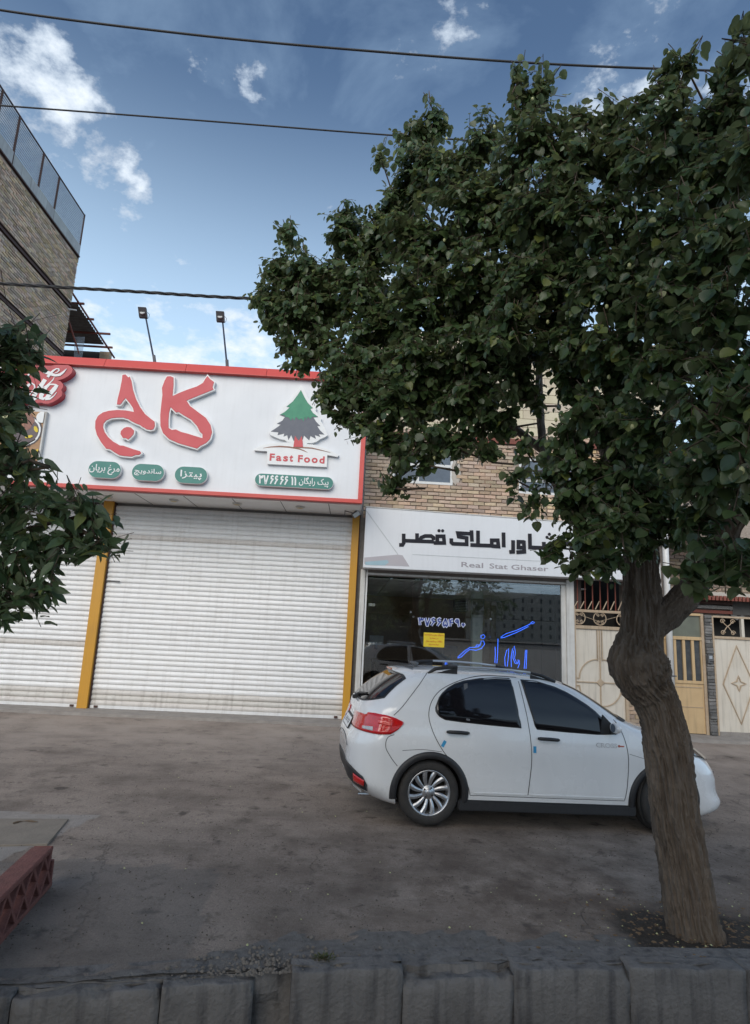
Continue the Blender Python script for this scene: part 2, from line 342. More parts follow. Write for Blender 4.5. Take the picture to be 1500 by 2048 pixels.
DIG = {'1': [[(.12, 1), (.26, .7), (.3, 0)]], '3': [[(.0, 1), (.1, .6), (.16, 0)], [(.06, .78), (.17, .66), (.28, .74), (.3, .93)], [(.3, .8), (.4, .68), (.52, .76), (.56, .98)]],
 '7': [[(0, 1), (.27, .02), (.34, .02), (.62, 1)]], '6': [[(.5, .86), (.32, .98), (.12, .86), (.14, .64), (.52, .58)], [(.5, .6), (.25, .36), (.05, 0)]],
 '5': [[(.3, 1), (.08, .5), (.02, .2), (.14, .03), (.3, .2), (.46, .03), (.58, .2), (.52, .5), (.3, 1)]], '4': [[(.02, 1), (.12, .6), (.16, 0)], [(.5, .93), (.28, .9), (.14, .66), (.3, .52), (.52, .56)]],
 '9': [[(.42, .7), (.2, .58), (.05, .74), (.16, .94), (.38, .94), (.44, .7), (.44, .4), (.54, 0)]], '0': [[(.28, .5), (.16, .34), (.28, .18), (.4, .34), (.28, .5)]]}
def digits(mb, s, x0, x1, z0, z1, w, y0, y1):
    adv = .78; tot = sum(.45 if c == ' ' else (.5 if c == '1' else adv) for c in s); k = (x1-x0)/tot; x = x0
    for i, c in enumerate(s):
        if c == ' ': x += .45*k; continue
        for j, st in enumerate(DIG[c]): mb.ribbon([(x+p[0]*k, z0+p[1]*(z1-z0)) for p in st], w, y0-.0006*j, y1)
        x += (.5 if c == '1' else adv)*k
FY = 12.7        # the facades' plane
# crop-space helpers used while measuring (origin, scale)
def cr(ox, oy, s): return lambda x, y: (ox+x/s, oy+y/s)
def proj(pts, f, Y): return [on(*f(*p[:2]), Y) for p in pts]

# ------------------------------------------------------------------ ground
KX = [-40, -3, -1.43, -.83, -.05, .96, 1.56, 2.47, 6, 40]; KY = [3.0, 3.3, 3.5, 3.61, 3.75, 3.86, 3.9, 3.93, 4.1, 4.9]
def kerb_y(x): return float(np.interp(x, KX, KY))
def gz(x, y):
    w = min(1, max(0, (y-3.6)/1.6))*min(1, max(0, (11.2-y)/2.5))
    return -.023*max(0., min(4.5, x-.8))*w
def ground():
    xs = np.unique(np.concatenate([np.arange(-5, 9, .055), np.arange(-12, -5, .3), np.arange(9, 16, .3), [-300, -120, -60, -35, -20, 22, 35, 60, 120, 300]]))
    vs = np.concatenate([np.arange(0, 1, .012)**1.35])
    rows = []
    ys_rel = np.concatenate([np.linspace(0, 1, 150)**1.3*9.3, [9.6, 12, 20, 60, 300]])
    v = []; cols = []; wear_light = []
    PL = [ongr(*p) for p in ((-300, 1999), (0, 1999), (233, 1980), (359, 1957), (397, 1868), (434, 1737))]
    slabc = [ongr(-260, 1612), ongr(205, 1628), ongr(155, 1702), ongr(-260, 1712)]
    for yr in ys_rel:
        for x in xs:
            yk = kerb_y(x)+.10
            y = yk+yr*(12.9-yk)/9.3 if yr <= 9.3 else 12.9+yr-9.3
            z = gz(x, y)
            near = -6 < x < 9 and y < 12.6
            a = b = g = 0.
            if near:
                n = noise.noise(Vector((x*1.7, y*1.7, 0))); n2_ = noise.noise(Vector((x*6, y*6, 3))); n3_ = noise.noise(Vector((x*22, y*22, 9)))
                z += .008*n+.004*n2_+.0016*n3_
                e = y-yk
                ap = .30+.16*noise.noise(Vector((x*2.1, 0, 5)))+.10*n2_
                if x < -.75: ap = .06+.05*n2_
                a = 1. if e < ap else 0.
                if a: z += .002+.008*n2_+.010*n3_
                else: z -= .004
                # bare dirt pit round the tree
                dx, dy = x-2.62, y-4.35
                dd = math.hypot(dx*.75, dy*1.15)+.12*n2_+.12*n
                if dd < .62: g = min(1, (.62-dd)*6); z += -.02*g+.012*n3_*g
                sx0 = slabc[1].x-.35*(slabc[1].y-y)/1.5
                if x < sx0+.05*n2_ and 5.15+.04*n2_ < y < slabc[1].y-.05+.03*n2_: b = 1; z += .006
            w0 = w1 = w2 = 0.
            if near:
                xe_ = float(np.interp(y, [PL[3].y, PL[4].y, PL[5].y], [PL[3].x, PL[4].x, PL[5].x]))+.03*n2_
                if x < xe_ and 3.4 < y < PL[5].y+.15*n+.05*n2_: w0 = 1.; z += .004
                w1 = min(1, max(0, (y-7.6)/3.2))  # lightens the road away from the tree shade
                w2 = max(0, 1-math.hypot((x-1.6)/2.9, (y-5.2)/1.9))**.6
            v.append((x, y, z)); cols.append((a, b, g, 1)); wear_light.append((w0, w1, w2, 1))
    nx = len(xs); ny = len(ys_rel)
    f = [(j*nx+i, j*nx+i+1, (j+1)*nx+i+1, (j+1)*nx+i) for j in range(ny-1) for i in range(nx-1)]
    me = me_from(v, f, 'ground')
    ca = me.color_attributes.new('zone', 'FLOAT_COLOR', 'POINT'); ca.data.foreach_set('color', np.array(cols, dtype=np.float32).ravel())
    cw = me.color_attributes.new('wear_light', 'FLOAT_COLOR', 'POINT'); cw.data.foreach_set('color', np.array(wear_light, dtype=np.float32).ravel())
    m = bpy.data.materials.new('dusty_asphalt'); m.use_nodes = True; t = m.node_tree; b = t.nodes['Principled BSDF']; b.inputs['Roughness'].default_value = .9
    geo = t.nodes.new('ShaderNodeNewGeometry'); pos = geo.outputs['Position']
    def nz(sc, det=8, ro=.62, vec=pos):
        n = t.nodes.new('ShaderNodeTexNoise'); n.inputs['Scale'].default_value = sc; n.inputs['Detail'].default_value = det; n.inputs['Roughness'].default_value = ro; t.links.new(vec, n.inputs['Vector']); return n.outputs[0]
    def mix(fac, c1, c2):
        x = t.nodes.new('ShaderNodeMixRGB')
        for i, c in ((0, fac), (1, c1), (2, c2)):
            if isinstance(c, tuple): x.inputs[i].default_value = (*c, 1)
            elif isinstance(c, (int, float)): x.inputs[i].default_value = c
            else: t.links.new(c, x.inputs[i])
        return x.outputs[0]
    def rg(v_, a, b_, to=1.):
        r_ = t.nodes.new('ShaderNodeMapRange'); r_.inputs['From Min'].default_value = a; r_.inputs['From Max'].default_value = b_; r_.inputs['To Max'].default_value = to; t.links.new(v_, r_.inputs['Value']); return r_.outputs[0]
    mp = t.nodes.new('ShaderNodeMapping'); mp.inputs['Scale'].default_value = (1, 1, 1); t.links.new(pos, mp.inputs[0])
    mps = t.nodes.new('ShaderNodeMapping'); mps.inputs['Scale'].default_value = (.35, 1.6, 1); t.links.new(pos, mps.inputs[0])
    c = mix(rg(nz(55), .35, .7), (.20, .160, .132), (.29, .236, .198))          # grit
    c = mix(rg(nz(.6, 5), .42, .66, .6), c, (.36, .295, .245))             # dust drifts
    c = mix(rg(nz(170, 3, .5), .55, .72, .5), c, (.36, .32, .28))
    c = mix(rg(nz(140, 3, .5), .56, .70, .6), c, (.07, .058, .05))
    c = mix(rg(nz(1.6, 7), .48, .70, .75), c, (.10, .078, .063))
    c = mix(rg(nz(5.5, 8, .7), .56, .68, .7), c, (.075, .057, .046))               # dirt patches
    c = mix(rg(nz(1.5, 6, .6, mps.outputs[0]), .52, .68, .5), c, (.12, .094, .077))   # tyre-swept bands
    # trodden mulberry spots
    vo = t.nodes.new('ShaderNodeTexVoronoi'); vo.inputs['Scale'].default_value = 2.6; vo.inputs['Randomness'].default_value = 1
    wv = t.nodes.new('ShaderNodeVectorMath'); wv.operation = 'ADD'; nd = t.nodes.new('ShaderNodeTexNoise'); nd.inputs['Scale'].default_value = 9; nd.inputs['Detail'].default_value = 5; t.links.new(pos, nd.inputs['Vector'])
    sc = t.nodes.new('ShaderNodeVectorMath'); sc.operation = 'SCALE'; sc.inputs['Scale'].default_value = .28; t.links.new(nd.outputs['Color'], sc.inputs[0])
    t.links.new(pos, wv.inputs[0]); t.links.new(sc.outputs[0], wv.inputs[1]); t.links.new(wv.outputs[0], vo.inputs['Vector'])
    sp = mth(t, 'MULTIPLY', rg(vo.outputs['Distance'], .24, .08), rg(nz(.9, 3), .38, .52))
    c = mix(mth(t, 'MULTIPLY', sp, .75), c, (.035, .026, .022))
    for sc_v, rad_, thr, cc_ in ((7., .30, .50, (.075, .056, .044)), (15., .34, .47, (.055, .042, .034)), (34., .36, .50, (.05, .04, .033))):
        v2 = t.nodes.new('ShaderNodeTexVoronoi'); v2.inputs['Scale'].default_value = sc_v; t.links.new(wv.outputs[0], v2.inputs['Vector'])
        s2 = mth(t, 'MULTIPLY', rg(v2.outputs['Distance'], rad_, rad_*.35), rg(nz(sc_v*.35+.3, 4), thr, thr+.12))
        c = mix(mth(t, 'MULTIPLY', s2, .62), c, cc_)
    # thin cracks
    vc = t.nodes.new('ShaderNodeTexVoronoi'); vc.feature = 'DISTANCE_TO_EDGE'; vc.inputs['Scale'].default_value = .42; t.links.new(wv.outputs[0], vc.inputs['Vector'])
    crk = mth(t, 'MULTIPLY', rg(vc.outputs['Distance'], .006, .001), rg(nz(.7, 2), .45, .6))
    c = mix(mth(t, 'MULTIPLY', crk, .45), c, (.05, .04, .034))
    pa_ = t.nodes.new('ShaderNodeAttribute'); pa_.attribute_name = 'wear_light'; sw_ = t.nodes.new('ShaderNodeSeparateColor'); t.links.new(pa_.outputs['Color'], sw_.inputs[0])
    c = mix(rg(sw_.outputs[0], .2, .8, .42), c, mix(rg(nz(60), .4, .7), (.088, .084, .082), (.135, .128, .122)))     # newer dark asphalt patch
    c = mix(mth(t, 'MULTIPLY', sw_.outputs[1], rg(nz(1.1, 6), .3, .6, .75)), c, (.37, .31, .265))                # pale dust, plus the brighter light beyond the tree shade put into colour
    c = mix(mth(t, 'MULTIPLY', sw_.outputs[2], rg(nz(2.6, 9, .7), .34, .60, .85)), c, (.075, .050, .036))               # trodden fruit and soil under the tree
    zn = t.nodes.new('ShaderNodeAttribute'); zn.attribute_name = 'zone'; sz = t.nodes.new('ShaderNodeSeparateColor'); t.links.new(zn.outputs['Color'], sz.inputs[0])
    conc = mix(rg(nz(14), .35, .7), (.16, .15, .142), (.09, .083, .078))
    c = mix(rg(sz.outputs[0], .35, .6), c, conc)
    slab = mix(rg(nz(9), .35, .7), (.31, .285, .26), (.24, .215, .195))
    c = mix(rg(sz.outputs[1], .3, .7, .85), c, slab)
    dirt = mix(rg(nz(40), .4, .7), (.03, .024, .019), (.06, .048, .038))
    c = mix(rg(sz.outputs[2], .1, .8), c, dirt)
    t.links.new(c, b.inputs['Base Color'])
    bp = t.nodes.new('ShaderNodeBump'); bp.inputs['Strength'].default_value = .9; bp.inputs['Distance'].default_value = .012
    t.links.new(mth(t, 'ADD', mth(t, 'MULTIPLY', nz(130, 5), .6), mth(t, 'SUBTRACT', nz(28), mth(t, 'MULTIPLY', crk, .8))), bp.inputs['Height']); t.links.new(bp.outputs[0], b.inputs['Normal'])
    MATS['ground'] = m
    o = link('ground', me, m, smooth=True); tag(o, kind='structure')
ground()
o = box('channel_floor', -300, 300, -300, 300, -.9, -.7, m_concrete); tag(o, kind='structure')
o = box('near_pavement', -60, 60, -60, 2.75, -.69, -.02, m_ledge); tag(o, kind='structure')
# back of the channel behind the kerb stones
mb = MB()
xs = list(np.arange(-6, 9, .06))
for a, b in zip(xs[:-1], xs[1:]):
    def wl(x, z): return kerb_y(x)+.085+.05*noise.noise(Vector((x*5, z*6, 1)))+.03*noise.noise(Vector((x*14, z*14, 1)))
    zs = [-.71, -.5, -.4, -.3, -.22, -.16, -.1, -.05, -.004]
    for z0, z1 in zip(zs[:-1], zs[1:]):
        mb.add([(a, wl(a, z0), z0), (b, wl(b, z0), z0), (b, wl(b, z1), z1), (a, wl(a, z1), z1)], [(0, 1, 2, 3)])
    mb.add([(a, wl(a, .008), -.004), (b, wl(b, .008), -.004), (b, kerb_y(b)+.25, .004), (a, kerb_y(a)+.25, .004)], [(0, 1, 2, 3)])
o = mb.build('channel_wall', m_concrete, smooth=True); tag(o, kind='structure')
# kerb stones
ks = [(-3.2, -2.32, .0, ''), (-2.316, -1.62, .0, ''), (-1.616, -.912, -.008, ''), (-.908, -.44, .0, ''), (-.235, .385, .03, ''), (.389, 1.034, -.035, ''), (1.037, 1.733, .006, ''), (1.736, 2.444, .012, ''), (2.447, 3.17, .015, ''), (3.18, 3.9, 0, '')]
lab = ['mossy kerb stone at the left end of the channel wall', 'kerb stone at the lower left corner of the photo, below the asphalt edge', 'rough kerb stone with rounded edge, left of the block beside the soil gap',
       'pale kerb stone directly left of the crumbled soil gap', 'sharp cornered kerb stone directly right of the soil gap, below the green weed', 'sunken broken kerb stone with a dark hole in its face', 'smooth streaked kerb stone right of the broken one',
       'grey kerb stone below the fallen leaves left of the tree foot', 'kerb stone in front of the mulberry tree foot', 'kerb stone beyond the tree at the right edge']
for (a, b, dz, _), lb in zip(ks, lab):
    ya, yb = kerb_y(a), kerb_y(b)
    me = bpy.data.meshes.new('kerb_stone'); bm = bmesh.new()
    bmesh.ops.create_cube(bm, size=1); bmesh.ops.subdivide_edges(bm, edges=bm.edges[:], cuts=17, use_grid_fill=True)
    ln = math.hypot(b-a, yb-ya); an = math.atan2(yb-ya, b-a)
    sd = random.random()*50
    for vt in bm.verts:
        p = Vector((vt.co.x*ln, vt.co.y*.14, vt.co.z*.68))
        q = p*1.0
        ed = max(0, abs(vt.co.y)*2-.7)*max(0, abs(vt.co.z)*2-.85)*4
        q += Vector((0, 1, 0))*.010*noise.noise(Vector((p.x*7+sd, p.y*7, p.z*7)))+Vector((0, 0, 1))*.012*noise.noise(Vector((p.x*6+sd, 3, p.z*4)))
        chip = noise.noise(Vector((p.x*9+sd, p.y*9, p.z*9)))
        rim = max(abs(vt.co.x)*2 > .93, 0)+(vt.co.z*2 > .9)
        if rim and vt.co.y < 0: q.y += max(0, chip+.05)*.06*(1. if vt.co.z > .44 else .12)*rim; q.z -= max(0, chip)*.035*(vt.co.z > .4)+.006*(vt.co.z > .49 and vt.co.y < -.45)
        vt.co = q
    bm.to_mesh(me); bm.free()
    o = link('kerb_stone', me, m_concrete, smooth=True); o.location = ((a+b)/2, (ya+yb)/2+.07, dz-.345); o.rotation_euler.z = an
    tag(o, lb, 'kerb stone', 'kerb stones along the channel')
# pavement ledge in front of the buildings
mb = MB()
for a, b in zip(np.arange(-30, 30, .5)[:-1], np.arange(-30, 30, .5)[1:]):
    ya, yb = 12.12+.05*noise.noise(Vector((a, 0, 0))), 12.12+.05*noise.noise(Vector((b, 0, 0)))
    za, zb = .055, .055
    mb.add([(a, ya, -.1), (b, yb, -.1), (b, yb+.02, zb-.01), (a, ya+.02, za-.01), (a, ya+.1, za), (b, yb+.1, zb), (b, 12.9, .07), (a, 12.9, .07)], [(0, 1, 2, 3), (3, 2, 5, 4), (4, 5, 6, 7)])
o = mb.build('pavement', m_ledge, smooth=False); tag(o, kind='structure')
# light grey cover sheet lying on the slab at the left
G4 = [ongr(-120, 1640), ongr(137, 1641), ongr(95, 1691), ongr(-120, 1697)]
mb = MB(); v = [(p.x, p.y, .016) for p in G4]+[(p.x, p.y, -.02) for p in G4]
mb.add(v, [(0, 1, 2, 3), (7, 6, 5, 4), (0, 4, 5, 1), (1, 5, 6, 2), (2, 6, 7, 3), (3, 7, 4, 0)])
o = mb.build('cover_plate', mat('concrete_cover', (.22, .19, .155), .85, (.17, .145, .12), 6, bump=.3), bevel=.004); tag(o, 'flat brown cover plate set in the pale concrete slab behind the pink block', 'cover plate')
mb = MB()
for gx in range(12):
    p = ongr(25+gx*4.5, 1652-3*math.sin(gx/3.3)-gx*.3); mb.v.append(tuple(p))
pts = [Vector((p[0], p[1], .024)) for p in mb.v]; mb = MB().tube(pts, [.006+.003*math.sin(i) for i in range(12)], 6)
o = mb.build('twig', m_twig); tag(o, 'thin bent dry twig lying on the brown cover plate', 'twig')

# ------------------------------------------------------------------ bricks
def brick_meshes(L_, H_, D_, m, n=7, kind='brick'):
    out = []
    for k in range(n):
        mb = MB().box(-L_/2, L_/2, -D_, 0, -H_/2, H_/2, .005)
        me = mb.mesh(kind); bm = bmesh.new(); bm.from_mesh(me); bmesh.ops.recalc_face_normals(bm, faces=bm.faces)
        bm.to_mesh(me); bm.free(); me.materials.append(m); out.append(me)
    return out
def brick_field(parent, O, U, Nn, w, h, m, Lb=.242, Hb=.068, pitch=(.252, .083), holes=(), maxparts=300, key=None, depth=.03, name='brick'):
    """running bond on the plane through O spanned by U and Z; single objects first, the rest one 'stuff' mesh"""
    O, U, Nn = Vector(O), Vector(U).normalized(), Vector(Nn).normalized()
    mes = brick_meshes(Lb, Hb, depth, m); spots = []
    for j in range(int(h/pitch[1])):
        off = (j % 2)*.5*pitch[0]
        for i in range(-1, int(w/pitch[0])+1):
            a = i*pitch[0]+off+pitch[0]/2; z = (j+.5)*pitch[1]
            l = 1.
            if a-Lb/2 < 0 or a+Lb/2 > w:
                lo, hi = max(0, a-Lb/2), min(w, a+Lb/2)
                if hi-lo < .05: continue
                l = (hi-lo)/Lb; a = (lo+hi)/2
            if any(x0 < a+Lb/2*l-.03 and a-Lb/2*l+.03 < x1 and z0 < z < z1 for x0, x1, z0, z1 in holes): continue
            spots.append((a, z, l))
    spots.sort(key=key or (lambda s: s[0]))
    X = Matrix((( U.x, -Nn.x, 0, 0), (U.y, -Nn.y, 0, 0), (U.z, -Nn.z, 1, 0), (0, 0, 0, 1)))
    rest = MB(); rv = []
    pinv = world_of(parent).inverted()
    for k, (a, z, l) in enumerate(spots):
        p = O+U*a+Vector((0, 0, z))+Nn*(random.uniform(-.019, -.007))
        Mx = Matrix.Translation(p) @ X @ Matrix.Rotation(random.uniform(-.018, .018), 4, 'Y') @ Matrix.Diagonal((l*random.uniform(.9, 1.02), 1, random.uniform(.84, 1.05), 1))
        if k < maxparts:
            o = bpy.data.objects.new(name, mes[k % len(mes)]); COL.objects.link(o); o.parent = parent; o.matrix_parent_inverse = pinv; o.matrix_basis = Mx
        else:
            me = mes[k % len(mes)]; rest.add([Mx @ v.co for v in me.vertices], [tuple(q.vertices) for q in me.polygons]); rv += [random.random()]*len(me.vertices)
    if rest.v:
        me = rest.mesh(name+'work'); at = me.attributes.new('rnd', 'FLOAT', 'POINT'); at.data.foreach_set('value', rv)
        o = link(name+'work', me, m, parent); o['kind'] = 'stuff'

# ------------------------------------------------------------------ fast food shop
I2 = lambda x, y: (x, y)
SY = 11.5                                                    # front of the projecting sign
sgTR = on(737, 750, SY); sgBR = on(728, 1007, SY); zt, zb = sgTR.z, sgBR.z; xr = on(730, 900, SY).x
shop = thing('fast_food_shop', 'white shuttered fast food shop with mustard yellow pillars', 'shop', (-2.7, FY, 0))
sL = on(173, 1415, FY); sR = on(683, 1438, FY); x_l, x_r = on(176, 1400, FY).x, sR.x; ztop = on(703, 1033, FY).z
z0 = .07
box('wall', -10.19, x_r+.28, FY+.05, FY+.3, 0, zt-.3, m_mortar_grey, shop)
box('roof', -10.19, x_r+.2, FY+.3, FY+6, zt-.6, zt-.4, m_mortar_grey, shop)
box('soffit', -10.1, xr-.03, SY+.10, FY+.05, zb-.02, zb+.04, mat('soffit_panel', (.78, .76, .74), .5, (.72, .70, .68), 3), shop)
for k in range(11): box('soffit_joint', -10.1+.95*k, -10.1+.95*k+.01, SY+.12, FY, zb-.024, zb-.018, m_dark, shop)
for k, px in enumerate([(217, 1002), (350, 994), (476, 1002), (601, 1010)]):
    p = on(px[0], px[1], (SY+FY)/2); x = p.x
    dl = MB(); dl.tube([(x, 12.05, zb-.055), (x, 12.05, zb-.02)], [.085, .10], 20); o = dl.build('downlight', m_alu, shop)
    d2 = MB().tube([(x, 12.05, zb-.059), (x, 12.05, zb-.05)], [.06, .06], 16); d2.build('lens', m_sticker if 0 else mat('warm_lens', (.55, .42, .2), .3), o)
# pillars
for (a, b) in (((152, 1415), (173, 1415)), ((683, 1438), (698, 1438))):
    pa, pb = on(*a, FY-.12), on(*b, FY-.12)
    o = box('pillar', pa.x, pb.x, FY-.12, FY+.05, .06, zb-.02, m_yellow, shop, bevel=.006)
    MB().box(pb.x+.002, pb.x+.022, FY-.06, FY+.05, .06, zb-.03).build('shutter_guide', m_iron, shop)
xl0 = on(152, 1415, FY-.12).x; xl1 = on(173, 1415, FY-.12).x
# roller shutters
def slat_mesh(w, h):
    prof = [(0, 0), (-.010, .006), (-.021, .02), (-.025, .045), (-.021, .068), (-.010, .084), (0, .09), (0, h)]
    v = []; f = []
    for x in (0, w):
        for (y, z) in prof: v.append((x, y, z))
    n = len(prof); f = [(i, n+i, n+i+1, i+1) for i in range(n-1)]
    me = me_from(v, f, 'slat'); me.materials.append(m_slat); me.polygons.foreach_set('use_smooth', [True]*len(me.polygons)); return me
def shutter(xa, xb, label):
    sh = bpy.data.objects.new('roller_shutter', None); COL.objects.link(sh); sh.parent = shop; sh.matrix_parent_inverse = world_of(shop).inverted(); sh.location = (xa, FY, 0)
    sh['label'] = label
    pitch = .102; me = slat_mesh(xb-xa, pitch); me_d = me.copy(); me_d.materials[0] = mat('grimy_slat', (.60, .575, .54), .5, (.50, .465, .43), 7, .5, rnd=.04, streak=.3, stretch=(1, 1, 3)); n = int((zb-.03-.12)/pitch)
    for k in range(n):
        o = bpy.data.objects.new('slat', me_d if k < 3 or random.random() < .05 else me); COL.objects.link(o); o.parent = sh; o.location = (0, random.uniform(-.002, .002), .12+k*pitch)
        o.rotation_euler.y = random.uniform(-.0007, .0007)
    o = box('bottom_rail', xa, xb, FY-.035, FY+.02, .068, .125, m_slat, sh)
    for x in (xa+.12, xb-.12): box('lock', x-.035, x+.035, FY-.06, FY-.03, .08, .12, m_iron, sh)
shutter(xl1+.025, on(683, 1438, FY-.12).x, 'wide white roller shutter between the two yellow pillars')
shutter(-10.2, xl0-.004, 'left white roller shutter partly hidden by leaves')
p = on(205, 1161, FY-.03); q = on(238, 1163, FY-.03)
MB().tube([p, q], .014, 6).box(q.x-.05, q.x+.015, FY-.06, FY-.02, q.z-.012, q.z+.012).build('latch', m_lamp, shop)

# shop sign board
sign = thing('shop_sign_board', 'long white sign board with red metal frame above the shutters', 'sign board', (-3, SY, zb))
box('panel', -10.1, xr-.09, SY+.02, SY+.14, zb+.075, zt-.19, m_white_panel, sign)
tz = zt-.19
for k in range(8):       # folded red cap in lengths
    a = -10.1+k*1.62; b = min(a+1.612, xr)
    mb = MB(); pr = [(SY-.09, tz), (SY-.09, tz+.012), (SY-.015, zt), (SY+.6, zt+.01), (SY+.6, zt-.03), (SY+.03, tz)]
    n = len(pr); v = [(x, y, z) for x in (a, b) for (y, z) in pr]; mb.add(v, [(i, (i+1) % n, n+(i+1) % n, n+i) for i in range(n)]+[tuple(range(n))[::-1], tuple(range(n, 2*n))]); mb.build('red_cap', m_red_frame, sign)
    if b == xr: break
box('bottom_edge', -10.1, xr, SY-.02, SY+.1, zb, zb+.075, m_red_frame, sign, bevel=.004)
box('side_edge', xr-.09, xr, SY-.018, SY+.1, zb+.076, zt-.192, m_red_frame, sign, bevel=.004)
box('side_return', xr-.06, xr-.002, SY+.1, FY+.05, zb+.002, zt-.25, m_white_panel, sign)
f5 = cr(160, 740, 5)
J = [(425,50),(455,45),(485,75),(497,66),(515,110),(530,200),(560,290),(600,370),(650,440),(710,490),(745,515),(748,560),(735,590),(705,600),(660,590),(645,578),(625,570),(600,550),(560,535),(520,515),(480,490),(430,475),(370,475),(310,482),(260,505),(235,535),(230,570),(245,620),(280,670),(330,715),(400,755),(430,757),(470,770),(540,795),(600,812),(612,830),(590,848),(550,850),(520,865),(440,860),(390,850),(340,820),(300,792),(260,785),(210,720),(170,650),(152,580),(155,510),(180,460),(230,425),(290,408),(380,400),(460,405),(540,420),(530,380),(500,335),(455,280),(430,310),(405,345),(370,345),(375,300),(400,200),(420,100)]
JD = [(470,570),(510,575),(540,605),(535,640),(510,670),(480,695),(460,680),(430,680),(405,640),(410,610),(440,580)]
K = [(870,65),(905,62),(935,75),(935,150),(925,262),(980,235),(1080,195),(1170,165),(1230,130),(1250,95),(1275,60),(1300,90),(1340,120),(1325,170),(1335,195),(1250,230),(1150,270),(1065,305),(1100,360),(1180,420),(1260,480),(1305,550),(1320,620),(1300,690),(1260,730),(1200,760),(1170,785),(1080,760),(980,730),(890,690),(830,630),(805,560),(803,450),(815,330),(825,250),(820,180),(845,110)]
KH = [(905,370),(930,395),(960,425),(985,420),(1040,455),(1110,495),(1170,560),(1200,620),(1225,640),(1225,682),(1150,660),(1070,635),(1010,620),(960,595),(920,600),(885,580),(885,500),(890,430)]
lt = thing('brush_letter_sign', 'two large red brush script letters with white rims on the board', 'letters', (-4.5, SY, 5))
for nm, lps in (('letter', [J]), ('letter', [K, KH]), ('letter_dot', [JD])):
    W_ = [proj(l, f5, SY-.07) for l in lps]
    o = plate(nm, W_, SY+.021, .085, m_white, lt, offset=.024)
    plate('red_face', W_, SY-.0635, .012, m_red_letter, o)
# pill-shaped plates
def pill(xa, xb, za, zb_, Y, label, s, sbox, group=None):
    h = (zb_-za)/2; zc = (za+zb_)/2
    lp = [(xa+h+h*math.cos(a), zc+h*math.sin(a)) for a in [math.pi/2+math.pi*k/14 for k in range(15)]]+[(xb-h+h*math.cos(a), zc+h*math.sin(a)) for a in [-math.pi/2+math.pi*k/14 for k in range(15)]]
    t_ = thing('name_plate', label, 'name plate', ((xa+xb)/2, Y, zc), group)
    plate('backing', [lp], Y+.03, .075, m_white, t_); plate('teal_face', [lp], Y-.0445, .008, m_green_pl, t_, offset=-.008)
    text('lettering', s, sbox[0], sbox[1], sbox[2], sbox[3], Y-.052, m_white, t_, .006, .012)
for (a, b, zt_, zb_, s, tb, lb) in [((92, 1000), (420, 1010), 917, 1088, fa('مرغ بریان'), (112, 950, 400, 1058), 'leftmost teal pill plate under the red letters'),
                          ((525, 1025), (850, 1040), 945, 1115, fa('ساندویچ'), (558, 990, 818, 1068), 'middle teal pill plate of the three under the red letters'),
                          ((952, 1050), (1280, 1065), 972, 1142, fa('پیتزا'), (1015, 1010, 1220, 1110), 'teal pill plate below the right red letter')]:
    Y = SY-.03; pa, pb = on(*f5(*a), Y), on(*f5(*b), Y)
    xm = (a[0]+b[0])/2; z1, z2 = on(*f5(xm, zt_), Y).z, on(*f5(xm, zb_), Y).z
    q0, q1 = on(*f5(tb[0], tb[1]), Y), on(*f5(tb[2], tb[3]), Y)
    zc = (z1+z2)/2; hh = abs(on(*f5(xm, tb[1]), Y).z-on(*f5(xm, tb[3]), Y).z)/2*.93
    pill(pa.x, pb.x, min(z1, z2), max(z1, z2), Y, lb, s, (q0.x, q1.x, zc-hh, zc+hh), 'teal name plates on the sign board')
f6 = cr(480, 760, 6.25); Y = SY-.03
pa, pb = on(*f6(188, 1250), Y), on(*f6(1170, 1300), Y); z1, z2 = on(*f6(680, 1195), Y).z, on(*f6(680, 1352), Y).z; zc = (z1+z2)/2
pill(pa.x, pb.x, z2, z1, Y, 'long teal plate with white phone number below the pine logo', fa('پیک رایگان'), (on(*f6(742, 1270), Y).x, on(*f6(1108, 1290), Y).x, z2+.032, z1-.028), 'teal name plates on the sign board')
q_ = [on(*f6(x_, 1255), Y).x for x_ in (245, 365, 385, 495, 510, 620, 640, 715)]
for s_, xa_, xb_ in (('37', q_[0], q_[1]), ('66', q_[2], q_[3]), ('66', q_[4], q_[5]), ('11', q_[6], q_[7])):
    for k, ch_ in enumerate(s_): w2 = (xb_-xa_)/2; mb = MB(); digits(mb, ch_, xa_+w2*k, xa_+w2*(k+1), z2+.045, z1-.04, .028, Y-.058, Y-.051); mb.build('digit', m_white, bpy.data.objects['name_plate.003'])
# pine tree logo with FAST FOOD
lg = thing('pine_tree_logo_sign', 'cut-out pine tree logo with red Fast Food lettering', 'logo sign', (-1, SY, 5.2)); Y = SY-.05
TR = [(762,125),(805,215),(850,290),(912,352),(878,360),(910,410),(980,465),(920,470),(950,520),(1005,578),(965,575),(1000,630),(1055,682),(985,678),(1005,712),(935,690),(950,738),(880,700),(865,755),(800,695),(785,745),(725,760),(690,735),(672,765),(640,690),(605,750),(590,690),(545,708),(555,670),(470,690),(480,655),(385,645),(440,610),(510,560),(460,548),(530,510),(560,465),(495,438),(560,400),(620,345),(580,335),(660,270),(720,190)]
BK = [(762,58),(800,110),(850,220),(900,290),(960,350),(945,385),(1020,480),(1010,510),(1060,600),(1100,690),(1060,715),(1000,740),(960,770),(900,790),(850,790),(832,800),(900,805),(980,825),(1150,890),(1240,940),(1215,962),(1150,948),(1092,940),(1085,1088),(342,1050),(338,890),(250,885),(180,880),(172,862),(280,810),(400,788),(560,782),(672,782),(600,785),(560,750),(500,738),(440,715),(385,690),(362,660),(400,600),(445,540),(455,470),(480,425),(560,310),(640,240),(710,140)]
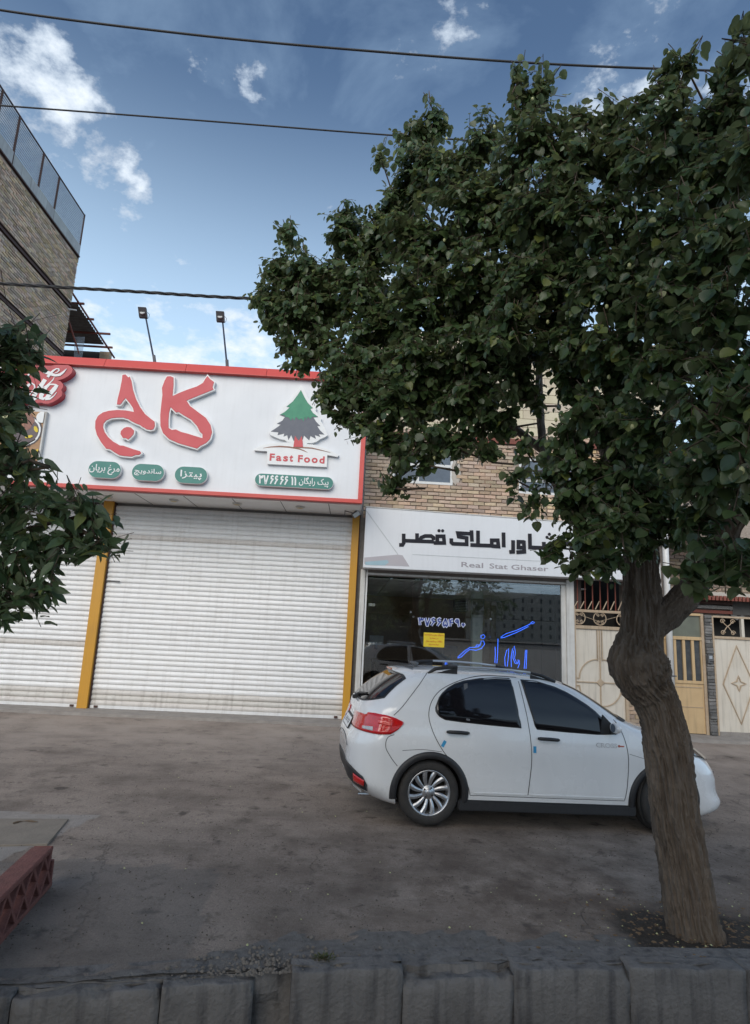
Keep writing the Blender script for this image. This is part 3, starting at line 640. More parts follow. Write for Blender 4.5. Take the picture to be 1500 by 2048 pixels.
plate('backing', [proj(BK, f6, Y)], SY+.021, .075, m_white, lg)
plate('tree_print', [proj(TR, f6, Y)], Y-.004, .005, m_purple, lg)
GR = [(762,128),(805,217),(850,292),(908,352),(878,362),(908,410),(970,463),(905,460),(880,490),(850,462),(830,500),(812,466),(795,520),(770,480),(740,500),(700,462),(680,508),(655,470),(640,512),(610,470),(565,462),(560,440),(505,436),(560,402),(622,345),(586,334),(662,271),(721,192)]
plate('green_print', [proj(GR, f6, Y)], Y-.009, .004, m_dkgreen, lg)
plate('trunk_print', [proj([(668,840),(678,770),(690,700),(712,735),(735,765),(755,735),(772,700),(783,770),(788,840)], f6, Y)], Y-.013, .004, m_red_letter, lg)
mb = MB(); mb.ribbon(proj([(290,852),(380,838),(500,832),(620,840),(740,862),(800,885),(845,908)], f6, Y), [.004, .02, .03, .03, .026, .018, .003], Y-.008, Y-.0035)
mb.ribbon(proj([(700,845),(800,846),(900,852),(1020,880),(1130,907)], f6, Y), [.01, .024, .022, .014, .003], Y-.011, Y-.0035); mb.build('ground_line', m_brown, lg)
q0, q1 = on(*f6(368, 1010), Y), on(*f6(1055, 1040), Y); q2 = on(*f6(368, 918), Y)
fz = q0.z+.004; fh = q2.z-fz
wt = q1.x-q0.x
for s, a, b, z, h in [('F', 0, .09, 0, 1), ('a', .118, .215, 0, .74), ('s', .245, .335, 0, .74), ('t', .36, .425, 0, .95), ('F', .515, .60, 0, 1), ('o', .625, .735, 0, .74), ('o', .765, .875, 0, .74), ('d', .905, 1., 0, 1)]:
    text('lettering', s, q0.x+a*wt, q0.x+b*wt, fz+z*fh, fz+h*fh, Y-.004, m_red_letter, lg, .006, .03)
# red script drinks sign
f7 = cr(0, 700, 10); ck = thing('script_drink_sign', 'red cut-out sign with white script lettering at the left of the board', 'sign', (-6.6, SY, 6)); Y = SY-.13
CO = [(1000,320),(1100,298),(1250,300),(1360,300),(1430,340),(1455,400),(1430,460),(1350,530),(1250,580),(1150,608),(1210,625),(1262,680),(1258,750),(1222,795),(1245,850),(1230,920),(1160,980),(1060,1040),(960,1075),(880,1070),(830,1052),(730,1058),(640,1045),(580,1008),(520,1040),(430,1060),(370,1045),(310,1005),(220,1010),(100,1030),(-150,1000),(-500,900),(-700,700),(-700,350),(-500,180),(-200,150),(200,230),(500,320),(760,300)]
plate('backing', [proj(CO, f7, Y)], SY+.02, .15, mat('drink_sign_red', (.46, .03, .045), .35), ck)
strokes = [([(905,590),(860,660),(800,750),(740,830),(690,900),(665,955),(700,985),(760,955)], [85,85,90,90,90,75,45,18]), ([(770,810),(860,755),(930,715),(1010,650),(1060,600),(1090,548)], [12,18,22,24,22,10]),
  ([(1130,705),(1080,690),(1000,690),(930,750),(870,830),(830,900),(820,955),(870,980),(940,930),(1000,860)], [40,30,30,55,80,90,75,45,22,14]), ([(1150,700),(1090,780),(1020,860),(965,930),(950,975),(1000,980),(1070,930),(1140,848)], [60,85,90,90,75,40,22,10]),
  ([(700,760),(690,700),(640,668),(580,700),(510,770),(450,850),(420,920),(450,965),(520,955),(590,900),(660,820),(700,760)], [28,25,25,55,80,95,90,60,35,25,22,28]),
  ([(410,670),(360,700),(300,760)], [20,60,60]), ([(240,700),(190,700),(160,760),(130,860),(120,940),(180,985),(250,940),(330,860)], [40,75,85,85,80,45,25,10]),
  ([(800,385),(880,420),(960,455),(1040,490),(1110,512),(1200,500),(1270,450),(1340,378)], [50,85,80,62,50,55,40,6]), ([(960,545),(1010,480),(1070,420),(1130,382),(1180,382),(1190,415),(1150,450),(1100,470)], [55,50,38,22,22,20,18,8]),
  ([(640,430),(580,500),(540,560),(500,585)], [20,35,45,20]), ([(470,440),(400,500),(340,530),(350,580),(430,600)], [20,35,60,50,15]), ([(-100,400),(60,330),(250,330),(420,350)], [20,60,60,15]), ([(60,560),(-60,700),(-120,860),(-60,960),(40,930)], [60,95,95,70,20])]
mb = MB()
for i, (pt, w_) in enumerate(strokes): mb.ribbon(proj(pt, f7, Y), [k/10/FPX*11.6 for k in w_], Y-.006-.0012*i, Y+.001)
mb.build('script_lettering', m_white, ck)
# food photo board
fb = thing('food_photo_board', 'framed food picture board under the red script sign', 'picture board', (-7.2, SY, 5)); Y = SY-.06
a, b = on(91, 823, Y), on(81, 925, Y); fx0, fx1, fz0, fz1 = on(-40, 820, Y).x-.4, (a.x+b.x)/2, b.z, a.z
box('frame', fx0, fx1, Y, SY+.019, fz0, fz1, m_alu, fb, bevel=.006)
box('wood_print', fx0+.01, fx1-.035, Y-.004, Y-.001, fz0+.015, fz1-.015, mat('photo_wood', (.42, .22, .09), .4, (.2, .1, .05), 9, stretch=(1, 1, 6)), fb)
def blob(name, px, rx, ry, m, lay, rot=0, n=22, jit=.08):
    c = on(*f7(*px), Y); lp = []
    for k in range(n):
        a_ = 2*math.pi*k/n; r_ = 1+random.uniform(-jit, jit); x, z = rx/10/FPX*11.5*math.cos(a_)*r_, ry/10/FPX*11.5*math.sin(a_)*r_
        lp.append((min(fx1-.037, c.x+x*math.cos(rot)-z*math.sin(rot)), min(fz1-.016, max(fz0+.016, c.z+x*math.sin(rot)+z*math.cos(rot)))))
    plate(name, [lp], Y-.004-.003*lay, .0025, m, fb)
blob('plate_print', (520, 1620), 330, 330, mat('photo_dark', (.06, .045, .05), .4), 1, jit=.02)
blob('plate_rim_print', (520, 1620), 300, 300, m_white, 2, jit=.01); blob('plate_print', (505, 1625), 275, 280, mat('photo_dark2', (.09, .06, .07), .4), 3, jit=.02)
blob('roast_print', (520, 1430), 170, 190, mat('photo_roast', (.24, .07, .035), .3, (.1, .03, .02), 20), 4); blob('bowl_print', (850, 1350), 115, 120, m_white, 4, jit=.01)
blob('roast_print', (330, 1560), 190, 110, mat('photo_roast2', (.32, .12, .05), .3, (.14, .05, .02), 20), 5, .5); blob('garnish_print', (730, 1590), 35, 70, m_sticker, 6, .5); blob('garnish_print', (590, 1740), 80, 30, m_sticker, 6, .3)
blob('pepper_print', (330, 1980), 120, 70, mat('photo_red', (.5, .03, .02), .3), 5); blob('rice_print', (200, 1330), 180, 70, mat('photo_cream', (.6, .55, .35), .5, (.3, .35, .12), 25), 5)
for k in range(18): blob('topping_print', (random.uniform(0, 800), random.uniform(1980, 2220)), random.uniform(25, 60), random.uniform(20, 45), [mat('photo_cream', (1, 1, 1)), m_sticker, MATS['photo_roast2'], m_white, m_dkgreen][k % 5], 6+k % 4)
# flood lights on poles
for (pb_, pt_, lb, sz) in [((310, 722), (291, 632), 'flood light on a leaning pole, leftmost above the sign board', 1), ((455, 731), (445, 640), 'flood light on a pole above the right red letter', 1), ((596, 741), (590, 655), 'flood light on a pole half hidden by the mulberry crown', 1)]:
    yy = SY+.5
    b_ = on(*pb_, yy); t_ = on(*pt_, yy)
    fl = thing('flood_light_pole', lb, 'flood light', b_, 'flood lights above the sign board')
    MB().tube([b_-Vector((0, 0, .06)), t_], [.02, .017], 8).build('pole', mat('blue_black_pole', (.02, .03, .06), .5), fl)
    MB().tube([b_-Vector((0, 0, .04)), b_+(t_-b_)*.12], [.034, .034], 8).build('clamp', m_lamp, fl)
    h = MB(); h.add([(t_.x+x, t_.y-.14*(z > 0)*1.0+y-.05, t_.z+z) for x in (-.115, .06) for y in (0, .06) for z in (-.065, .105)], [(0, 1, 3, 2), (4, 6, 7, 5), (0, 4, 5, 1), (2, 3, 7, 6), (0, 2, 6, 4), (1, 5, 7, 3)])
    h.build('housing', m_lamp, fl, bevel=.006)
    g = MB(); g.tube([(t_.x-.028, t_.y-.05-.07-.006, t_.z+.02), (t_.x-.028, t_.y-.05-.07+.012, t_.z+.012)], [.052, .052], 16); g.build('lens', m_lampglass, fl)
    MB().tube([(t_.x+.05, t_.y-.05, t_.z+.06), (t_.x+.09, t_.y-.02, t_.z+.03), (t_.x+.07, t_.y, t_.z-.05)], .005, 5).build('lead', m_cable, fl)
# small flood light under the end of the sign
p = on(712, 1028, 12.2); q = on(690, 1022, 12.2)
fl = thing('small_flood_light', 'small grey flood light at the top of the right yellow pillar', 'flood light', p)
mb = MB(); mb.box(-.085, .085, -.03, .03, -.06, .06); me = mb.build('housing', m_lamp, fl, bevel=.008); me.matrix_basis = Matrix.Translation(p) @ Matrix.Rotation(-.65, 4, 'Y') @ Matrix.Rotation(.5, 4, 'X')
mb = MB(); mb.box(-.07, .07, -.036, -.031, -.045, .045); me = mb.build('lens', m_lampglass, fl); me.matrix_basis = Matrix.Translation(p) @ Matrix.Rotation(-.65, 4, 'Y') @ Matrix.Rotation(.5, 4, 'X')
MB().tube([q+Vector((0, 0, .03)), q-Vector((0, 0, .09))], .009, 6).tube([q, p+Vector((-.05, 0, .02))], .009, 6).build('bracket', m_lamp, fl)

# ------------------------------------------------------------------ tall brick building at the left
BX = -10.2
def onX(x, y, X):
    d = ray(x, y); return Vector(EYE+d*(X/d[0]))
c1 = onX(157, 500, BX); c2 = onX(127, 712, BX); YE = (c1.y+c2.y)/2
zcap = onX(155.6, 507, BX).z                       # underside of the parapet at the far corner
zmid0, zmid1 = onX(138, 608, BX).z, onX(127, 710, BX).z
ztop_r = onX(170, 430, BX).z
tb_ = thing('tall_brick_building', 'tall brick side wall with railing at the upper left', 'building', (BX, YE, 0))
YS = 12.9
box('wall', BX-6, BX-.03, YS, YE, 0, zcap, m_mortar, tb_)
holes = [(0, 99, zmid0-.12-zmid1+1.6, zmid0+.12-zmid1+1.6)]
zb0 = zmid1-1.6
hls = [(-1, 99, z-zb0-.11, z-zb0+.06) for z in (zmid0, zmid1)]
brick_field(tb_, (BX, YE, zb0), (0, -1, 0), (1, 0, 0), YE-YS, zcap-zb0-.12, m_brick, holes=hls, key=lambda s: abs(s[0]-1.6)+abs(s[1]-2.6)*.9)
for z in (zmid0, zmid1):                          # rusted beams proud of the wall
    mb = MB(); mb.box(BX-.02, BX+.05, YS, YE+.01, z-.10, z-.085); mb.box(BX-.02, BX+.05, YS, YE+.01, z+.03, z+.045); mb.box(BX-.02, BX+.012, YS, YE+.01, z-.086, z+.031); mb.build('steel_beam', m_iron, tb_)
# header course, steel lip, parapet slabs
mb = MB(); mb.box(BX-.03, BX+.05, YS, YE+.02, zcap-.10, zcap-.055); mb.build('steel_lip', m_iron, tb_)
hp = on(0, 0, 1)
zsl = onX(150, 478, BX).z
k = 0; y = YE
while y > YS:
    l = random.uniform(.42, .5); box('parapet_slab', BX-.18, BX+.03+random.uniform(-.006, .006), y-l+.008, y, zcap-.05, zsl+random.uniform(-.015, .01), m_stone, tb_, jit=.004); y -= l
# railing with louvre slats
rl = thing('roof_railing', 'grey louvred metal railing on top of the tall brick building', 'railing', (BX, YE, zsl))
Hh = ztop_r-zsl
mb = MB(); mb.box(BX-.035, BX+.005, YS, YE+.02, ztop_r-.04, ztop_r); mb.build('top_rail', m_iron, rl)
mb = MB(); mb.box(BX-.035, BX+.005, YE, YE+.04, zcap-.3, ztop_r+.02); mb.build('corner_strip', m_iron, rl)
nsl = 15; pl = Hh/nsl; bays = [YE]+[onX(px_, 330, BX).y for px_ in (123, 84, 22)]+[YS+1.2, YS]
sm = {}
for bi in range(len(bays)-1):
    y1, y0_ = bays[bi]-.02, bays[bi+1]+.02; ln = y1-y0_
    me = MB().add([(0, 0, 0), (-.02, 0, pl*.93), (-.02, ln, pl*.93), (0, ln, 0), (-.006, 0, -.002), (-.026, 0, pl*.91), (-.026, ln, pl*.91), (-.006, ln, -.002)], [(0, 1, 2, 3), (7, 6, 5, 4), (0, 3, 7, 4), (1, 5, 6, 2), (0, 4, 5, 1), (3, 2, 6, 7)]).mesh('louvre'); me.materials.append(m_louvre)
    for k in range(nsl):
        o = bpy.data.objects.new('louvre', me); COL.objects.link(o); o.parent = rl; o.location = Vector((BX-.005, y0_, zsl+.01+k*pl))-rl.location
    box('post', BX-.02, BX+.03, bays[bi+1]-.02, bays[bi+1]+.02, zcap-.12, ztop_r-.03, m_iron, rl)
# corrugated lean-to behind the far corner
ct = thing('corrugated_canopy', 'rusty tube canopy with corrugated roof behind the brick wall corner', 'canopy', (BX+.5, YE+1.2, 6))
f9 = cr(110, 560, 10)
def dpt(x, y, Y): return on(*f9(x, y), Y)
e0, e1 = dpt(335, 240, YE+.1), dpt(1190, 1560, YE+3.2)
MB().tube([e0, e1], .035, 4).build('eave_tube', m_rust, ct)
g0, g1 = dpt(245, 720, YE+.12), dpt(490, 1500, YE+.6)
MB().tube([g0, g1], .028, 4).build('brace_tube', m_rust, ct)
for (y, xe, fr) in [(475, 585, .17), (787, 778, .42), (1080, 1105, .64), (1350, 1150, .84)]:
    Yp = YE+.1+3.1*fr
    a, b = dpt(260-fr*60, y-20, Yp), dpt(xe, y, Yp); a.x = BX-3; a.z = b.z
    MB().box(a.x, b.x, Yp-.03, Yp+.03, b.z-.035, b.z+.03).build('purlin', m_rust, ct)
p0, p1, p2, p3 = dpt(330, 415, YE+.3), dpt(455, 520, YE+.5), dpt(990, 1330, YE+2.9), dpt(240, 1330, YE+2.9)
mb = MB(); nn = 60
for i in range(nn):
    t0, t1 = i/nn, (i+1)/nn
    for (ta, tb2) in ((t0, t1),):
        A = p1.lerp(p2, ta); B = p1.lerp(p2, tb2); dz = .05+.022*math.cos(i*1.57); dz2 = .05+.022*math.cos((i+1)*1.57)
        mb.add([(BX-3, A.y, A.z+dz), (A.x, A.y, A.z+dz), (B.x, B.y, B.z+dz2), (BX-3, B.y, B.z+dz2)], [(0, 1, 2, 3)])
mb.build('corrugated_sheet', m_sheet, ct)
pw = dpt(1010, 1400, YE+3.0)
mb = MB(); mb.box(BX-3.4, pw.x-.25, YE+3.2, YE+3.3, zmid1-2, p2.z-.1); mb.build('back_wall', m_dark, ct)
box('corner_post', pw.x-.25, pw.x+.12, YE+3.1, YE+3.35, zmid1-2, p2.z-.12, m_brick_or, ct)
for k in range(9):
    a = dpt(130+k*25, 1120, YE+.5); a.x = BX+.05+k*.04; MB().tube([a, a+Vector((.05-.01*k, .1, -.9))], .008, 4).build('grille_bar', m_louvre, ct)
# lamp + white tube lamp bracket on the corner
p = dpt(165, 640, YE-.25); q = dpt(430, 605, YE-.1)
lmp = thing('wall_lamp', 'brown box lamp with white arm on the corner of the tall brick wall', 'lamp', p)
h = MB(); h.box(-.09, .07, -.03, .09, -.04, .035); ho = h.build('housing', m_iron, lmp, bevel=.008); ho.matrix_basis = Matrix.Translation(p) @ Matrix.Rotation(.1, 4, 'Y')
h = MB(); h.box(-.075, .055, -.034, -.029, -.028, .024); ho = h.build('lens', mat('pinkish_lens', (.35, .22, .2), .4), lmp); ho.matrix_basis = Matrix.Translation(p) @ Matrix.Rotation(.1, 4, 'Y')
MB().tube([dpt(140, 560, YE-.2), q], .024, 8).build('arm', m_pvc, lmp)
MB().tube([dpt(240, 600, YE-.15), dpt(260, 700, YE-.12)], .02, 6).build('bracket', m_pvc, lmp)
# loose wall wire
pts = [onX(200*0+0, 540, BX+.03), onX(20, 610, BX+.04), onX(34, 680, BX+.03)]
o = MB().tube([onX(2, 540, BX+.03), onX(12, 600, BX+.05), onX(35, 665, BX+.03), onX(72, 640, BX+.06), onX(122, 628, BX+.04)], .008, 5).build('wall_wire', m_iron); tag(o, 'thin sagging brown wire strung across the tall brick wall', 'wire')

# ------------------------------------------------------------------ office building in the middle
g5 = cr(1100, 1040, 3.75); g4 = cr(680, 980, 2.679); g6 = cr(680, 700, 2.419)
BY = FY+.05
ob = thing('brick_office_building', 'two storey brick building with glass office front beside the shop', 'building', (2.5, BY, 0))
xL = x_r+.22; xR = on(1328, 1000, BY).x
zw0 = on(1000, 1040, BY).z-.12; zw1 = on(900, 880, BY).z
zs2 = on(900, 1000, BY).z
w1 = [on(*g6(258, 488), BY), on(*g6(545, 655), BY)]; w2 = [on(*g6(866, 522), BY), on(*g6(1060, 700), BY)]
wins = [(w1[0].x, w1[1].x, w1[1].z, w1[0].z), (w2[0].x, w2[0].x+1.5, w2[1].z-.02, w2[0].z)]
def wall_with_holes(name, x0, x1, z0, z1, y0, y1, hs, m, parent):
    mb = MB(); cur = x0; hs = sorted(hs)
    for a, b, c, d in hs:
        mb.box(cur, a, y0, y1, z0, z1); mb.box(a, b, y0, y1, z0, c); mb.box(a, b, y0, y1, d, z1); cur = b
    mb.box(cur, x1, y0, y1, z0, z1); return mb.build(name, m, parent)
wall_with_holes('wall', xL, xR+4, zw0, zw1, BY+.02, BY+.3, wins, m_mortar, ob)
brick_field(ob, (xL, BY, zw0), (1, 0, 0), (0, -1, 0), 4.0, zw1-zw0, m_brick_or, holes=[(a-xL, b-xL, c-zw0, d-zw0) for a, b, c, d in wins], key=lambda s: -s[1]+s[0]*.1)
brick_field(ob, (xL+4.03, BY, zw0), (1, 0, 0), (0, -1, 0), xR-xL-4, zw1-zw0, m_brick, maxparts=0, holes=[(a-xL-4.03, b-xL-4.03, c-zw0, d-zw0) for a, b, c, d in wins])
def window(parent, x0, x1, z0, z1, y, m_pane_, transom=.3, mull=.5, fw=.055):
    mb = MB(); mb.box(x0, x1, y, y+.07, z1-fw, z1); mb.box(x0, x1, y, y+.07, z0, z0+fw); mb.box(x0, x0+fw, y, y+.07, z0+fw, z1-fw); mb.box(x1-fw, x1, y, y+.07, z0+fw, z1-fw)
    zt_ = z1-(z1-z0)*transom; mb.box(x0+fw, x1-fw, y+.004, y+.066, zt_-.03, zt_+.03); xm = x0+(x1-x0)*mull; mb.box(xm-.03, xm+.03, y+.004, y+.066, z0+fw, zt_-.03)
    fr = mb.build('window', m_pvc, parent)
    for a, b, c, d in ((x0+fw, x1-fw, zt_+.03, z1-fw), (x0+fw, xm-.03, z0+fw, zt_-.03), (xm+.03, x1-fw, z0+fw, zt_-.03)): box('pane', a, b, y+.03, y+.036, c, d, m_pane_, fr)
    return fr
fr = window(ob, wins[0][0], wins[0][1], wins[0][2], wins[0][3], BY+.0, m_pane, .4, .42)
box('curtain', wins[0][0]+.08, wins[0][1]-.08, BY+.2, BY+.21, wins[0][2]+.02, wins[0][3]-.02, m_roomwall, fr)
fr = window(ob, wins[1][0], wins[1][1], wins[1][2], wins[1][3], BY+.0, m_pane, .62, .6)
mb = MB(); zc = wins[1][3]-.28
for k in range(3): mb.tube([(wins[1][0]+.05, BY-.03, zc+.1-k*.2), (wins[1][0]+.1, BY-.03, zc-k*.2), (wins[1][0]+.9, BY-.03, zc-k*.2+.02), (wins[1][0]+1.4, BY-.03, zc-k*.2)], .008, 5)
mb.build('window_grille', m_iron, fr)
# plaster patches round the window, smear on the bricks
def patch(name, cx, cz, rx, rz, Y, m, parent, n=26, seed=0, th=.01):
    lp = [(cx+rx*math.cos(a)*(1+.35*noise.noise(Vector((3*math.cos(a)+seed, 3*math.sin(a), seed)))), cz+rz*math.sin(a)*(1+.35*noise.noise(Vector((3*math.cos(a), 3*math.sin(a)+seed, 7))))) for a in [2*math.pi*k/n for k in range(n)]]
    return plate(name, [lp], Y, th, m, parent)
m_plast = mat('pale_plaster', (.5, .46, .41), .9, (.4, .34, .28), 8, bump=.5)
patch('plaster_patch', wins[0][1]+.07, wins[0][2]+.3, .10, .3, BY+.004, m_plast, ob, seed=2); patch('plaster_patch', wins[0][0]-.09, wins[0][2]+.32, .09, .14, BY+.004, m_plast, ob, seed=5)
mp_ = mat('mortar_smear', (.3, .2, .15), .95, (.24, .16, .12), 12, bump=.6)
p = on(*g6(720, 560), BY); patch('mortar_smear', p.x, p.z, .27, .17, BY+.0, mp_, ob, seed=9); p = on(*g6(712, 625), BY); patch('mortar_smear', p.x, p.z, .13, .2, BY+.002, mp_, ob, seed=11)
# ledge course, rusty lintel beam, cream upper storey
zc = on(900, 884, BY).z
mb = MB(); mb.box(xL-.02, xR+.2, BY-.05, BY+.2, zw1+.0, zw1+.05); mb.box(xL-.02, xR+.2, BY-.065, BY-.05, zw1-.03, zw1+.09); mb.build('steel_lintel', m_rust, ob)
x = xL
while x < xR+.1:
    l = .24; box('soldier_brick', x, x+l-.012, BY-.03+random.uniform(-.01, .01), BY+.15, zw1+.10, zw1+.18, m_brick_or, ob); x += l
zk = zw1+.2
mb = MB(); mb.box(xL, xR+.1, BY+.06, BY+.3, zk-.02, zk+2.4); mb.build('upper_wall', m_mortar, ob)
for j in range(12):
    x = xL+(j % 2)*-.25
    while x < xR+.1:
        a, b = max(x, xL), min(x+.5, xR+.1)
        if b-a > .05: box('cream_stone', a+.004, b-.004, BY+random.uniform(.0, .008), BY+.07, zk+j*.2+.004, zk+(j+1)*.2-.006, m_cream, ob)
        x += .5
# right hand part lower: column strip between shop and glass
xa = on(703, 1200, FY).x; xg0 = on(716, 1250, FY-.05).x; xg1 = on(732, 1200, FY-.05).x
brick_field(ob, (x_r+.19, FY-.0, .06), (1, 0, 0), (0, -1, 0), xg0-x_r-.19, zb-.1, m_brick, maxparts=60)
# office sign
os_ = thing('office_sign_board', 'white office sign with black geometric lettering above the glass front', 'sign board', (2.8, 12.3, 3)); Y = 12.3
tl, bl, trr, brr = on(729, 1014, Y), on(726, 1135, Y), on(1076, 1040, Y), on(1250, 1160, Y)
def oz(x, top):
    if top: return tl.z+(trr.z-tl.z)*(x-tl.x)/(trr.x-tl.x)
    return bl.z+(brr.z-bl.z)*(x-bl.x)/(brr.x-bl.x)
xe = on(1318, 1130, Y).x
mb = MB().quadbox((bl.x, bl.z), (xe, oz(xe, 0)), (xe, oz(xe, 1)), (bl.x, oz(bl.x, 1)), Y, FY+.04); mb.build('sign_box', m_white_panel, os_, bevel=.008)
MB().quadbox((bl.x-.01, oz(bl.x, 1)), (xe, oz(xe, 1)), (xe, oz(xe, 1)+.02), (bl.x-.01, oz(bl.x, 1)+.02), Y-.012, FY+.04).build('top_trim', m_alu, os_)
g3 = cr(770, 1040, 3.75)
Wd = 27/3.75/FPX*12.75
SK = [[(140,103),(140,172),(131,187),(106,187)], [(152,155),(365,163)], [(240,100),(240,150)], [(262,150),(272,132),(300,120),(345,120),(363,132),(363,150)], [(365,172),(392,172)], [(392,160),(392,122),(440,122),(444,172),(392,172)],
      [(497,138),(497,168),(508,178),(612,182),(612,135),(552,125),(546,98),(642,103)], [(648,78),(652,162)], [(697,80),(697,182)], [(640,187),(800,193)], [(800,182),(800,152),(845,152),(850,199),(800,195)], [(888,94),(890,204)],
      [(960,152),(960,238),(932,240)], [(1045,165),(1000,163),(1000,206),(1036,208)], [(1040,155),(1044,238),(985,242)], [(1085,103),(1087,205),(1330,216)], [(1190,165),(1192,206)], [(1240,168),(1242,208)], [(1290,168),(1292,210)], [(1345,218),(1345,172),(1395,174),(1398,220)], ]
mb = MB()
for i, s in enumerate(SK): mb.ribbon(proj(s, g3, Y), Wd, Y-.008-.0006*i, Y-.0005)
for c in [(405, 80), (432, 81), (1232, 107), (1215, 130), (1248, 131)]:
    p = on(*g3(*c), Y); mb.tube([(p.x, Y-.008, p.z), (p.x, Y-.0006, p.z)], .034, 10)
mb.build('black_lettering', m_text, os_)
p0, p1 = on(*g3(205, 258), Y), on(*g3(1290, 315), Y); mb = MB().ribbon([p0, p1], .014, Y-.004, Y-.0005); mb.build('thin_rule', m_line_pr, os_)
p0, p1 = on(*g3(572, 352), Y), on(*g3(1225, 380), Y); p2 = on(*g3(572, 314), Y); 
for s_, ta, tb3 in (('Real', 0, .25), ('Stat', .323, .53), ('Ghaser', .573, 1)): text('small_lettering', s_, p0.x+ta*(p1.x-p0.x), p0.x+tb3*(p1.x-p0.x), p0.z, p2.z, Y-.0005, m_text_grey, os_, .004, .01)
mb = MB(); mb.ribbon(proj([(140,110),(310,345)], g4, Y), .02, Y-.003, Y-.0004); mb.build('diagonal_print', m_line_pr, os_)
plate('corner_print', [proj([(130,362),(310,346),(335,350),(372,410),(240,404),(255,384),(130,396)], g4, Y)], Y-.0004, .003, m_pale_pr, os_)
plate('blue_print', [proj([(135,385),(255,375),(262,388),(240,404),(135,401)], g4, Y)], Y-.0044, .002, m_pale_blue, os_)
# glass front
gf = thing('office_glass_front', 'large glass shop front of the office in a cream metal frame', 'shop window', (2.5, FY, 0))
zgt = on(900, 1150, FY).z+.02; xg2 = on(1137, 1250, FY).x
pL = on(718, 1300, FY); fx = on(735, 1200, FY).x
box('frame_post', on(716, 1250, FY).x, on(726, 1250, FY).x, FY-.06, FY+.06, .06, zgt, m_alu, gf, bevel=.004)
box('frame_post', on(727.2, 1250, FY).x, fx-.02, FY-.03, FY+.04, .06, zgt, m_pvc, gf)
xp0, xp1 = on(1132, 1250, FY).x, on(1147, 1250, FY).x
box('frame_post', xp0, xp1, FY-.06, FY+.06, .06, zgt, m_alu, gf, bevel=.004)
box('frame_post', xp0-.10, xp0-.004, FY-.02, FY+.05, .06, zgt-.12, m_alu, gf)
box('header', fx-.02, xp0-.01, FY-.02, FY+.08, zgt-.12, zgt+.15, mat('header_brown', (.2, .17, .15), .6), gf)
box('header_rail', fx-.02, xp0-.01, FY-.05, FY-.03, zgt-.10, zgt-.06, m_alu, gf)
vx = [fx-.015, on(824, 1230, FY).x, on(981, 1240, FY).x, xp0-.1]
zj = on(900, 1233, FY).z
for i in range(3):
    for (za, zb_) in ((.1, zj-.004), (zj+.004, zgt-.12)):
        MB().box(vx[i]+.004, vx[i+1]-.004, FY+.010, FY+.018, za, zb_).build('glass_pane', m_glass, gf)
for xx, zz in ((vx[1]-.03, zj+.05), (vx[1]+.03, zj-.04), (vx[2]-.0, zj-.01)):
    MB().tube([(xx, FY-.012, zz), (xx, FY+.009, zz)], .022, 12).build('clamp_disc', m_chrome, gf)
box('sill', fx-.02, xp0, FY-.05, FY+.1, .06, .10, m_alu, gf)
# room behind the glass
rm = ob
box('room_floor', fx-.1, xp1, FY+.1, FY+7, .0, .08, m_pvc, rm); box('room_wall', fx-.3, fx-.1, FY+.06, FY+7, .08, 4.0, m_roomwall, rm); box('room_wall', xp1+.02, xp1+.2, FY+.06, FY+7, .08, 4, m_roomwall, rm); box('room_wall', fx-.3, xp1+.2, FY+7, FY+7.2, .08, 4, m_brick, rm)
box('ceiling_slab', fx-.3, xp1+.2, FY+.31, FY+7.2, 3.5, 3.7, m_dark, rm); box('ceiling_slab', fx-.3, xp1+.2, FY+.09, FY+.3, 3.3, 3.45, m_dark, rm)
cz = 2.93
mes = MB().box(-.295, .295, -.295, .295, 0, .02).mesh('ceiling_tile'); mes.materials.append(m_ceil)
pi_ = world_of(rm).inverted()
for i in range(8):
    for j in range(11):
        o = bpy.data.objects.new('ceiling_tile', mes); COL.objects.link(o); o.parent = rm; o.matrix_parent_inverse = pi_; o.location = (fx+.15+i*.61, FY+.45+j*.61, cz+random.uniform(-.003, .003))
pc = on(*g4(738, 700), FY+2.6)
box('room_column', pc.x-.13, pc.x+.13, FY+2.6, FY+2.86, .08, cz, m_roomcol, rm, bevel=.01); box('column_collar', pc.x-.16, pc.x+.16, FY+2.57, FY+2.6, 2.35, 2.75, m_roomwall, rm)
# furniture seen through the glass
ac = thing('wall_heater', 'small square white unit on the back wall inside the office', 'wall unit', (0, 0, 0)); p = on(*g4(645, 622), FY+6.9)
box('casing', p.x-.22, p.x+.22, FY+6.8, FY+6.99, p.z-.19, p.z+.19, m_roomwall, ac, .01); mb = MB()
for k in range(6): mb.box(p.x-.18, p.x+.18, FY+6.78, FY+6.8, p.z-.15+k*.05, p.z-.125+k*.05)
mb.build('grille', m_roomcol, ac)
for px, lb in (((195, 805), 'pale computer monitor on the desk seen through the left glass pane'), ((590, 860), 'dim monitor on the desk behind the yellow sticker')):
    p = on(*g4(*px), FY+4.5); mn = thing('monitor', lb, 'monitor', (p.x, FY+4.5, 1)); box('screen', p.x-.2, p.x+.2, FY+4.48, FY+4.52, p.z-.13, p.z+.13, m_lampglass if px[0] < 300 else m_roomwall, mn, .005); box('stand', p.x-.04, p.x+.04, FY+4.52, FY+4.55, p.z-.25, p.z-.1, m_dark, mn)
dk = thing('office_desk', 'dark office desk deep inside behind the glass', 'desk', (2, FY+4.6, 0)); dtop = on(*g4(300, 905), FY+4.5).z-.06
